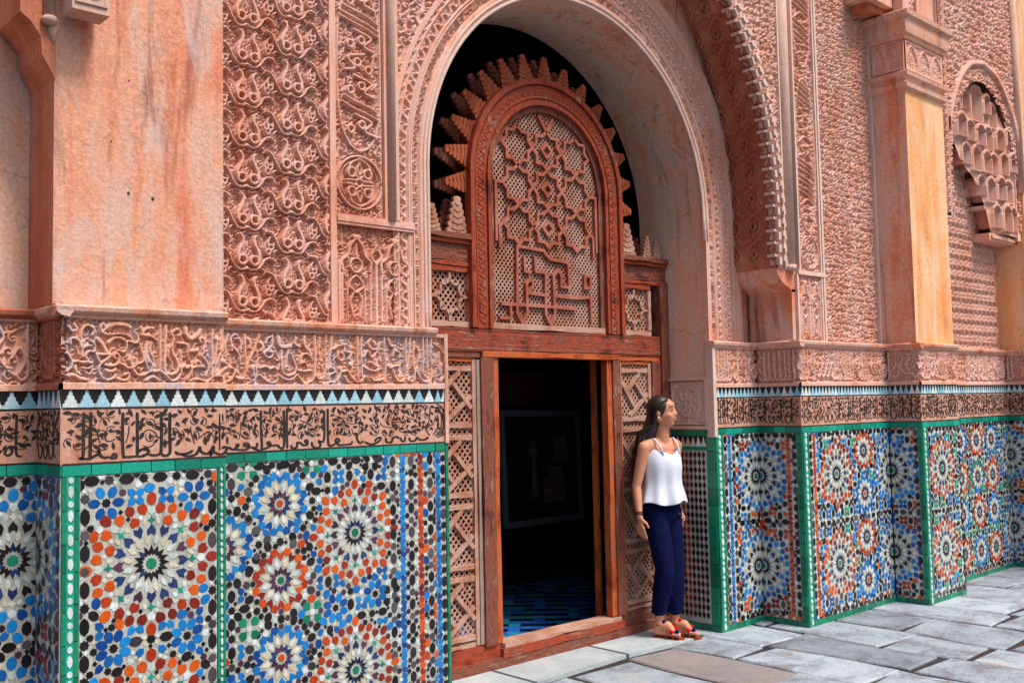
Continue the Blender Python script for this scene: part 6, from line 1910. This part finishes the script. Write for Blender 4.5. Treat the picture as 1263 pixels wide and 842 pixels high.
ifl = MB(['mortar']); ifl.box(2.6, 8.6, 4.665, 8.6, -.06, .030)
ifl = ifl.build('interior_floor', kind='structure')
rg = random.Random(9)
tm = {}
for c in ('floor_blue', 'floor_teal', 'floor_black'):
    mb = MB([c]); mb.prism(FLAT, [(.0, -.058), (.058, 0), (0, .058), (-.058, 0)], 0, .004, bev=.001); tm[c] = mb.mesh('floor_tile')
for j in range(30):
    for i in range(22):
        x = 4.05 + i * .120 + (.060 if j % 2 else 0); y = 4.74 + j * .060
        if x > 6.6 or x > 5.3 + (y - 4.7) * 1.35 or x < 4.0 + (y - 4.7) * .55: continue
        iu = round((x + y) / .120); iv = round((x - y) / .120)
        c = 'floor_black' if (iv % 3 == 0 and iu % 2) else ('floor_teal' if rg.random() < .3 else 'floor_blue')
        if iu % 2 and rg.random() < .6: c = 'floor_black'
        o = link('floor_tile', tm[c], ifl); o.matrix_basis = Matrix.Translation((x, y, .030))
# framed picture on the back wall
pic = thing('framed_picture', 'glazed picture with pale frame hanging in the dark room', 'picture', (7.3, 7.5, 1.0))
T = Frame((7.05, 7.25, .96), (math.cos(math.radians(-1)), 0.12, math.sin(math.radians(-1))), (-.03, 0, 1), (-.12, -1, 0))
mb = MB(['picture_frame'])
for (a, b, c, d) in ((-.62, .62, .50, .56), (-.62, .62, -.56, -.50), (-.62, -.56, -.50, .50), (.56, .62, -.50, .50)):
    mb.prism(T, [(a, c), (b, c), (b, d), (a, d)], 0, .03)
mb.build('frame', pic)
mb = MB(['mount']); mb.prism(T, [(-.56, -.50), (.56, -.50), (.56, .50), (-.56, .50)], 0, .012); mb.build('print', pic)
mb = MB(['picture_figure'])
for (a, b, c, d) in ((-.18, -.08, -.30, .12), (-.20, -.06, .12, .26), (.08, .34, -.35, .0), (.18, .42, .05, .30), (.0, .1, -.35, -.1)):
    mb.prism(T, [(a, c), (b, c), (b - .03, d), (a + .02, d)], .012, .014)
mb.build('printed_figures', pic)

# ------------------------------------------------------------------ the woman leaning by the door
wm = thing('person', 'woman with long dark hair, white camisole and navy trousers leaning by the door', 'person', (5.45, 4.40, 0.012))
O = Vector((5.434, 4.412, .012)); RR = Vector((.736, -.677, 0)); TT_ = Vector((-.677, -.736, 0))
FA = math.radians(40)             # body turned 40 degrees to the picture's right
def B(a, b, v, fa=FA):            # a forward, b to her left, v up
    u = a * math.sin(fa) + b * math.cos(fa); w = a * math.cos(fa) - b * math.sin(fa)
    return O + RR * u + TT_ * w + Vector((0, 0, v))
def capsule(mb, p, r0, q, r1, seg=14):
    p, q = Vector(p), Vector(q)
    n = 6
    pts = []; rad = []
    t = (q - p).normalized()
    for i in range(4):
        an = math.pi / 2 * (1 - i / 3.0) ; pts.append(p - t * (r0 * math.sin(an))); rad.append(max(1e-4, r0 * math.cos(an)))
    for i in range(1, n): pts.append(p.lerp(q, i / n)); rad.append(r0 + (r1 - r0) * i / n)
    for i in range(4):
        an = math.pi / 2 * (i / 3.0); pts.append(q + t * (r1 * math.sin(an))); rad.append(max(1e-4, r1 * math.cos(an)))
    mb.tube(pts, rad, seg)
def chain(mb, L):
    for i in range(len(L) - 1): capsule(mb, L[i][0], L[i][1], L[i + 1][0], L[i + 1][1])
def rotm(fa, tilt=0.0, roll_=0.0):
    # columns: forward, left, up in world space
    f_ = RR * math.sin(fa) + TT_ * math.cos(fa); l_ = RR * math.cos(fa) - TT_ * math.sin(fa)
    up_ = Vector((0, 0, 1))
    f2 = f_ * math.cos(tilt) + up_ * math.sin(tilt); u_2 = -f_ * math.sin(tilt) + up_ * math.cos(tilt)
    return Matrix((f2, l_, u_2)).transposed()
def remesh(mb, voxel, smooth, name, mat, parent):
    me = mb.mesh(name + '_src')
    o = bpy.data.objects.new(name + '_src', me); COL.objects.link(o)
    m1 = o.modifiers.new('r', 'REMESH'); m1.mode = 'VOXEL'; m1.voxel_size = voxel
    m2 = o.modifiers.new('s', 'SMOOTH'); m2.factor = .5; m2.iterations = smooth
    dg = bpy.context.evaluated_depsgraph_get(); dg.update()
    me2 = bpy.data.meshes.new_from_object(o.evaluated_get(dg))
    bpy.data.objects.remove(o); bpy.data.meshes.remove(me)
    me2.name = name
    me2.materials.clear(); me2.materials.append(MATS[mat])
    me2.polygons.foreach_set('use_smooth', [True] * len(me2.polygons))
    return link(name, me2, parent)

bd = MB(['skin'])
BM = rotm(FA)
# torso
C_ = lambda a, b, v: B(a, b, v)
for (a, v, rf, rl, ru) in ((-.02, .86, .080, .108, .09), (-.015, .95, .085, .122, .10), (-.01, 1.06, .078, .112, .12), (.0, 1.16, .085, .128, .10), (-.01, 1.235, .070, .135, .075)):
    bd.ball(C_(a, -.0, v), (rf, rl, ru), mat=BM, seg=20, rings=12)
for e in (-1, 1): bd.ball(C_(.046, e * .055, 1.145), (.040, .050, .048), mat=BM, seg=14, rings=10)
capsule(bd, C_(-.01, -.10, 1.272), .040, C_(-.01, .10, 1.272), .040)
capsule(bd, C_(-.015, -.15, 1.268), .043, C_(-.01, .0, 1.30), .035); capsule(bd, C_(-.015, .15, 1.268), .043, C_(-.01, .0, 1.30), .035)
capsule(bd, C_(-.01, 0, 1.27), .055, C_(.012, .0, 1.40), .046)       # neck
# head, turned further right
HA = math.radians(63)
HC = B(.020, .0, 1.492) 
HM = rotm(HA, math.radians(3))
def hd(f_, l_, u_): return HC + HM @ Vector((f_, l_, u_))
bd.ball(hd(-.012, 0, .028), (.092, .073, .086), mat=HM, seg=22, rings=16)
bd.ball(hd(.018, 0, -.018), (.066, .062, .078), mat=HM, seg=20, rings=14)
bd.ball(hd(.040, 0, -.068), (.034, .034, .030), mat=HM)                     # chin
bd.ball(hd(.052, 0, .048), (.030, .050, .030), mat=HM)                      # brow
for e in (-1, 1):
    bd.ball(hd(.046, e * .036, -.020), (.026, .022, .026), mat=HM)           # cheek
    capsule(bd, hd(-.018, e * .052, -.040), .020, hd(.036, e * .018, -.078), .016)   # jaw
    bd.ball(hd(-.012, e * .074, -.004), (.016, .008, .026), mat=HM)          # ear
chain(bd, [(hd(.074, 0, .028), .010), (hd(.082, 0, .004), .0105), (hd(.089, 0, -.012), .0115)])   # nose
for e in (-1, 1): bd.ball(hd(.080, e * .010, -.017), (.010, .009, .008), mat=HM)
bd.ball(hd(.076, 0, -.038), (.013, .023, .008), mat=HM); bd.ball(hd(.073, 0, -.051), (.013, .020, .008), mat=HM)
capsule(bd, hd(-.03, 0, -.06), .045, C_(.0, 0, 1.36), .045)
# her right arm, hanging beside the hip
sh_ = C_(-.015, -.162, 1.262); el = B(-.055, -.205, 1.005); wr = B(-.010, -.232, .812)
chain(bd, [(sh_, .043), (sh_.lerp(el, .5), .038), (el, .031), (el.lerp(wr, .3), .031), (wr, .021)])
def hand(wr, down, fwd_, out_, curl=.25, flip=1):
    """wrist, direction of the fingers, direction of the thumb side, palm normal"""
    pal = wr + down * .050
    for k in range(4):
        o = (k - 1.5) * .0175
        capsule(bd, wr + down * .010 + fwd_ * o * .5, .014, wr + down * .078 + fwd_ * (-o), .0115, 10)
        L = (.066, .074, .070, .056)[k] 
        base = wr + down * .080 + fwd_ * (.026 - .0175 * k)
        d1 = (down + out_ * curl * .5 + fwd_ * (.06 - .05 * k)).normalized(); d2 = (down + out_ * curl * (1.3 + .2 * k)).normalized()
        mid = base + d1 * L * .5; tip = mid + d2 * L * .5
        chain(bd, [(base, .0088), (mid, .0080), (tip, .0064)])
    tb = wr + down * .025 + fwd_ * .022; t1 = tb + (down * .6 + fwd_ * .75 + out_ * .3).normalized() * .034; t2 = t1 + (down * .95 + fwd_ * .25 + out_ * .3).normalized() * .030
    chain(bd, [(wr + down * .012, .014), (tb, .012), (t1, .0095), (t2, .0075)])
fwB = RR * math.sin(FA) + TT_ * math.cos(FA); lfB = RR * math.cos(FA) - TT_ * math.sin(FA)
dn = (wr - el).normalized()
dn = (Vector((0, 0, -1)) + fwB * .12).normalized()
hand(wr, dn, fwB, lfB, .35)
# her left arm, mostly behind the body
sh2 = C_(-.015, .162, 1.262); el2 = B(-.060, .170, 1.00); wr2 = B(.005, .150, .828)
chain(bd, [(sh2, .042), (sh2.lerp(el2, .5), .037), (el2, .031), (el2.lerp(wr2, .3), .030), (wr2, .021)])
hand(wr2, Vector((0, 0, -1)), fwB, -lfB, .35)
# legs
def leg(hb, knee, ank, toe):
    hp = B(-.015, hb, .84)
    chain(bd, [(hp, .066), (hp.lerp(knee, .5), .054), (knee, .042), (knee.lerp(ank, .35), .040), (ank, .028)])
    heel = ank + Vector((0, 0, -.062)) - (toe - ank).normalized() * .025
    chain(bd, [(ank, .032), (heel, .027)])
    ball_ = ank.lerp(toe, .66); ball_.z = O.z + .034
    toe2 = toe.copy(); toe2.z = O.z + .030
    side_ = Vector((-(toe - ank).y, (toe - ank).x, 0)).normalized()
    chain(bd, [(ank + Vector((0, 0, -.02)), .032), (ank.lerp(toe, .4) + Vector((0, 0, -.025)), .030), (ball_, .024)])
    capsule(bd, heel, .025, ball_, .024)
    for k in range(5):
        o = (k - 2) * .0150
        st_ = ball_ + side_ * o; en = toe2 + side_ * o * 1.15 - (toe - ank).normalized() * (.006 * k)
        capsule(bd, st_, .012, en, .0095 if k else .012, 8)
kR = B(.060, -.075, .455); aR = B(.005, -.080, .105); tR = aR + (RR * .86 + TT_ * .50).normalized() * .150
kL = B(.045, .050, .460); aL = B(.050, .028, .105); tL = aL + (RR * .90 + TT_ * .42).normalized() * .155
leg(-.066, kR, aR, tR); leg(.066, kL, aL, tL)
body = remesh(bd, .0052, 3, 'body', 'skin', wm)

# face details
ey = MB(['eye_white', 'eye_dark', 'lips', 'eye_dark']); ey.smooth = True
for e in (-1, 1):
    ey.ball(hd(.066, e * .030, .012), (.009, .0115, .0050), mat=HM, mi=0)
    ey.ball(hd(.0735, e * .031, .012), (.0042, .0055, .0052), mat=HM, mi=1)
ey.build('eyes', wm)
br = MB(['eye_dark']); br.smooth = True
for e in (-1, 1):
    br.tube([hd(.077, e * .014, .034), hd(.074, e * .032, .040), hd(.060, e * .050, .032)], [.0022, .0026, .0012], 6)
    br.tube([hd(.079, e * .018, .016), hd(.077, e * .032, .021), hd(.066, e * .046, .015)], [.0012, .0018, .0012], 6)
br.build('eyebrows', wm)
lp = MB(['lips']); lp.smooth = True
lp.ball(hd(.0800, 0, -.038), (.0080, .0200, .0045), mat=HM); lp.ball(hd(.0775, 0, -.047), (.0080, .0170, .005), mat=HM)
lp.build('lips', wm)
pe = MB(['pearl']); pe.smooth = True; pe.ball(hd(-.008, -.080, -.030), .0075); pe.build('earring', wm)
bc = MB(['bracelet']); bc.smooth = True
wdir = (wr - el).normalized(); n1 = wdir.orthogonal().normalized(); n2 = wdir.cross(n1)
for k in (0, .012):
    c0 = wr - wdir * (.012 + k)
    bc.tube([c0 + (n1 * math.cos(t) + n2 * math.sin(t)) * .0255 for t in np.linspace(0, 2 * math.pi, 17)], .0036, 6, caps=False)
bc.build('bracelet', wm)

# camisole: flared shell with folds
cm = MB(['white_cloth']); cm.smooth = True
rows = [(1.240, .090, .120, 0), (1.215, .112, .142, .0), (1.16, .132, .152, .002), (1.10, .132, .150, .004), (1.02, .118, .148, .008), (.95, .134, .168, .016), (.895, .148, .186, .020), (.888, .148, .186, .020)]
nr = 72
for (v, rf, rl, am) in rows:
    for k in range(nr):
        t = 2 * math.pi * k / nr
        f_, l_ = math.cos(t), math.sin(t)
        fold = am * (math.sin(t * 9 + v * 3) * .6 + math.sin(t * 5 + 1.3) * .5)
        dz = 0
        if v > 1.22:      # neckline dips in front, lower still at the back
            dz = -.034 * max(0, f_) ** 2 * (1 - abs(l_)) - .05 * max(0, -f_) + .012 * abs(l_)
        if v < .9: dz = .012 * math.sin(t * 4 + .5)
        cm.v.append(tuple(B(-.008 + f_ * (rf + fold), l_ * (rl + fold), v + dz)))
for r_ in range(len(rows) - 1):
    for k in range(nr):
        k2 = (k + 1) % nr
        cm.f.append([r_ * nr + k, (r_ + 1) * nr + k, (r_ + 1) * nr + k2, r_ * nr + k2]); cm.m.append(0); cm.var.append(0.0)
cam_o = cm.build('camisole', wm)
sm = cam_o.modifiers.new('solid', 'SOLIDIFY'); sm.thickness = .003
sb = cam_o.modifiers.new('sub', 'SUBSURF'); sb.levels = 1; sb.render_levels = 1
sp = MB(['white_cloth']); sp.smooth = True
for e in (-1, 1):
    sp.tube([B(.085, e * .082, 1.215), B(.060, e * .090, 1.275), B(.020, e * .098, 1.318), B(-.03, e * .095, 1.312), B(-.075, e * .080, 1.235)], .0060, 8)
sp.build('shoulder_strap', wm)

# trousers
tr = MB(['navy_cloth'])
for (a, v, rf, rl, ru) in ((-.020, .905, .104, .150, .062), (-.02, .875, .112, .150, .070), (-.028, .81, .124, .158, .100)): tr.ball(B(a, 0, v), (rf, rl, ru), mat=BM, seg=20, rings=12)
for (hb, kn, an) in ((-.072, kR, aR), (.068, kL, aL)):
    hp = B(-.015, hb, .82)
    mid = hp.lerp(kn, .55)
    an2 = an + Vector((0, 0, .082))
    chain(tr, [(hp, .089), (mid, .075), (kn, .066), (kn.lerp(an2, .45), .063), (an2, .054)])
    rg = random.Random(4)
    for q in range(7):      # creases
        c = hp.lerp(kn, .15 + .12 * q) if q < 4 else kn.lerp(an2, .2 * (q - 3))
        d = fwB * .05 + lfB * rg.uniform(-.04, .04)
        capsule(tr, c + d * .75 - RR * .03 + Vector((0, 0, .02)), .009, c + d * .75 + RR * .03 - Vector((0, 0, .015)), .007, 8)
tro = remesh(tr, .0065, 4, 'trousers', 'navy_cloth', wm)
cu = MB(['navy_cloth']); cu.smooth = True
for an in (aR, aL):
    c = an + Vector((0, 0, .062))
    cu.tube([c + (RR * math.cos(t) + TT_ * math.sin(t)) * (.046 + .002 * math.sin(6 * t)) for t in np.linspace(0, 2 * math.pi, 25)], .009, 8, caps=False)
cu.build('trouser_cuff', wm)
dc = MB(['button', 'navy_cloth']); dc.smooth = True
dc.ball(B(.105, .035, .815), .006, 0); dc.ball(B(.112, .055, .790), .006, 0)
dc.tube([B(.10, .012, .87), B(.118, .02, .83), B(.122, .012, .78)], .004, 6, 1); dc.build('drawstring', wm)

# sandals with pompoms
for (an, toe, sd_) in ((aR, tR, 1), (aL, tL, 2)):
    d = (toe - an); d.z = 0; L = d.length; d.normalize(); s_ = Vector((-d.y, d.x, 0))
    base = Vector((an.x, an.y, O.z))
    so = MB(['sandal_leather'])
    out = [(-.055, 0), (-.050, .024), (-.02, .031), (.05, .030), (.10, .040), (.145, .036), (.172, .014), (.172, -.014), (.145, -.036), (.10, -.040), (.05, -.030), (-.02, -.031), (-.050, -.024)]
    T = Frame(base, d, s_, (0, 0, 1))
    so.prism(T, out, -.012, .006)
    for (x_, w_, hh) in ((.105, .040, .052), (.060, .036, .066)):
        so.tube([base + d * x_ + s_ * (w_ * math.cos(t)) + Vector((0, 0, .004 + hh * math.sin(t))) for t in np.linspace(0, math.pi, 11)], .0045, 6)
    so.tube([base + d * (.02 * math.cos(t)) - d * .012 + s_ * (.036 * math.sin(t)) + Vector((0, 0, .085)) + d * .01 for t in np.linspace(0, 2 * math.pi, 15)], .0038, 6, caps=False)
    so.tube([base + d * .02 + Vector((0, 0, .085)), base + d * .06 + Vector((0, 0, .070)), base + d * .105 + Vector((0, 0, .056))], .004, 6)
    so.build('sandal', wm)
    rg = random.Random(sd_)
    for (x_, y_, zz, c) in ((.105, .012, .066, 'pompom_red'), (.128, -.022, .052, 'pompom_blue'), (.065, -.004, .088, 'pompom_red'), (.085, .030, .060, 'pompom_red'), (.035, -.012, .108, 'pompom_blue' if sd_ == 1 else 'pompom_red'), (.095, -.034, .050, 'pompom_red')):
        pm = MB([c]); ctr = base + d * x_ + s_ * y_ + Vector((0, 0, zz)); r = .0165
        b0 = len(pm.v)
        pm.ball(ctr, r * .85, seg=14, rings=10)
        for k in range(90):       # yarn ends
            q = Vector((rg.gauss(0, 1), rg.gauss(0, 1), rg.gauss(0, 1))).normalized()
            o_ = q.orthogonal().normalized() * .0018
            pm.poly([ctr + q * r * .7 + o_, ctr + q * r * .7 - o_, ctr + q * r * rg.uniform(1.0, 1.15)])
        pm.build('pompom', wm)

# hair: scalp cap and long wavy locks falling behind the right shoulder
hr = MB(['hair', 'hair_ends']); hr.smooth = True
rg = random.Random(12)
hr.ball(hd(-.024, 0, .034), (.094, .082, .092), mat=HM, seg=24, rings=16)
hr.ball(hd(-.050, 0, -.010), (.070, .076, .090), mat=HM, seg=20, rings=14)
chainp = [hd(-.055, -.01, -.03), B(-.075, -.05, 1.33), B(-.095, -.10, 1.24), B(-.105, -.14, 1.15), B(-.10, -.16, 1.07)]
hr.tube(chainp, [.062, .058, .055, .045, .012], 14, 0)
for k in range(620):
    # start on the parting, run over the side of the head, fall to the back
    sd_ = -1 if k % 3 else 1
    t = rg.random()
    f0 = .060 - .13 * t
    st_ = hd(f0 * .9, sd_ * rg.uniform(.0, .018), .118 - 1.9 * max(0, f0) ** 2 * 6 - .2 * (f0 + .02) ** 2)
    p1 = hd(f0 * .75 - .012, sd_ * .064, .080 - .05 * t)
    p2 = hd(-.030 - .045 * t, sd_ * (.082 - .02 * t), .010)
    if sd_ < 0:
        spread = rg.uniform(0, 1)
        a1 = -.060 - .05 * rg.random() ; b1 = -.040 - .135 * spread
        if spread < -.05: a1 = rg.uniform(.085, .12); b1 = -.090 - rg.uniform(0, .02)      # a few locks fall in front of the shoulder
    else:
        a1 = -.085 - .02 * rg.random(); b1 = -.03 + .06 * rg.random(); spread = .5
    end = rg.uniform(.97, 1.15) if spread > -.05 else rg.uniform(1.06, 1.16)
    w1 = rg.uniform(.006, .030); ph = rg.uniform(0, 6.28)
    pts = [st_, p1, p2, hd(-.045 - .03 * t, sd_ * .074, -.070)]
    n = 8
    z0 = 1.37
    for i in range(n):
        q = i / (n - 1)
        v = z0 + (end - z0) * q
        aa = a1 * (.75 + .35 * q) + w1 * q * math.sin(ph + q * 9); bb = b1 * (.75 + .45 * q) + w1 * math.cos(ph + q * 8)
        pts.append(B(aa, bb, v))
    Q = []
    P3 = [Vector(p) for p in pts]
    for i in range(len(P3) - 1):
        p0 = P3[max(0, i - 1)]; pa = P3[i]; pb2 = P3[i + 1]; p3 = P3[min(len(P3) - 1, i + 2)]
        for s_ in (0, .5):
            Q.append(.5 * (2 * pa + (pb2 - p0) * s_ + (2 * p0 - 5 * pa + 4 * pb2 - p3) * s_ ** 2 + (3 * pa - p0 - 3 * pb2 + p3) * s_ ** 3))
    Q.append(P3[-1])
    m_ = len(Q); r0 = rg.uniform(.0022, .0044)
    cut = int(m_ * .72)
    rad = [r0 * (.6 if i < 2 else 1) * (1 - .75 * (i / (m_ - 1)) ** 3) for i in range(m_)]
    hr.tube(Q[:cut + 1], rad[:cut + 1], 4, 0); hr.tube(Q[cut:], rad[cut:], 4, 1 if rg.random() < .75 else 0)
hr.build('hair', wm)
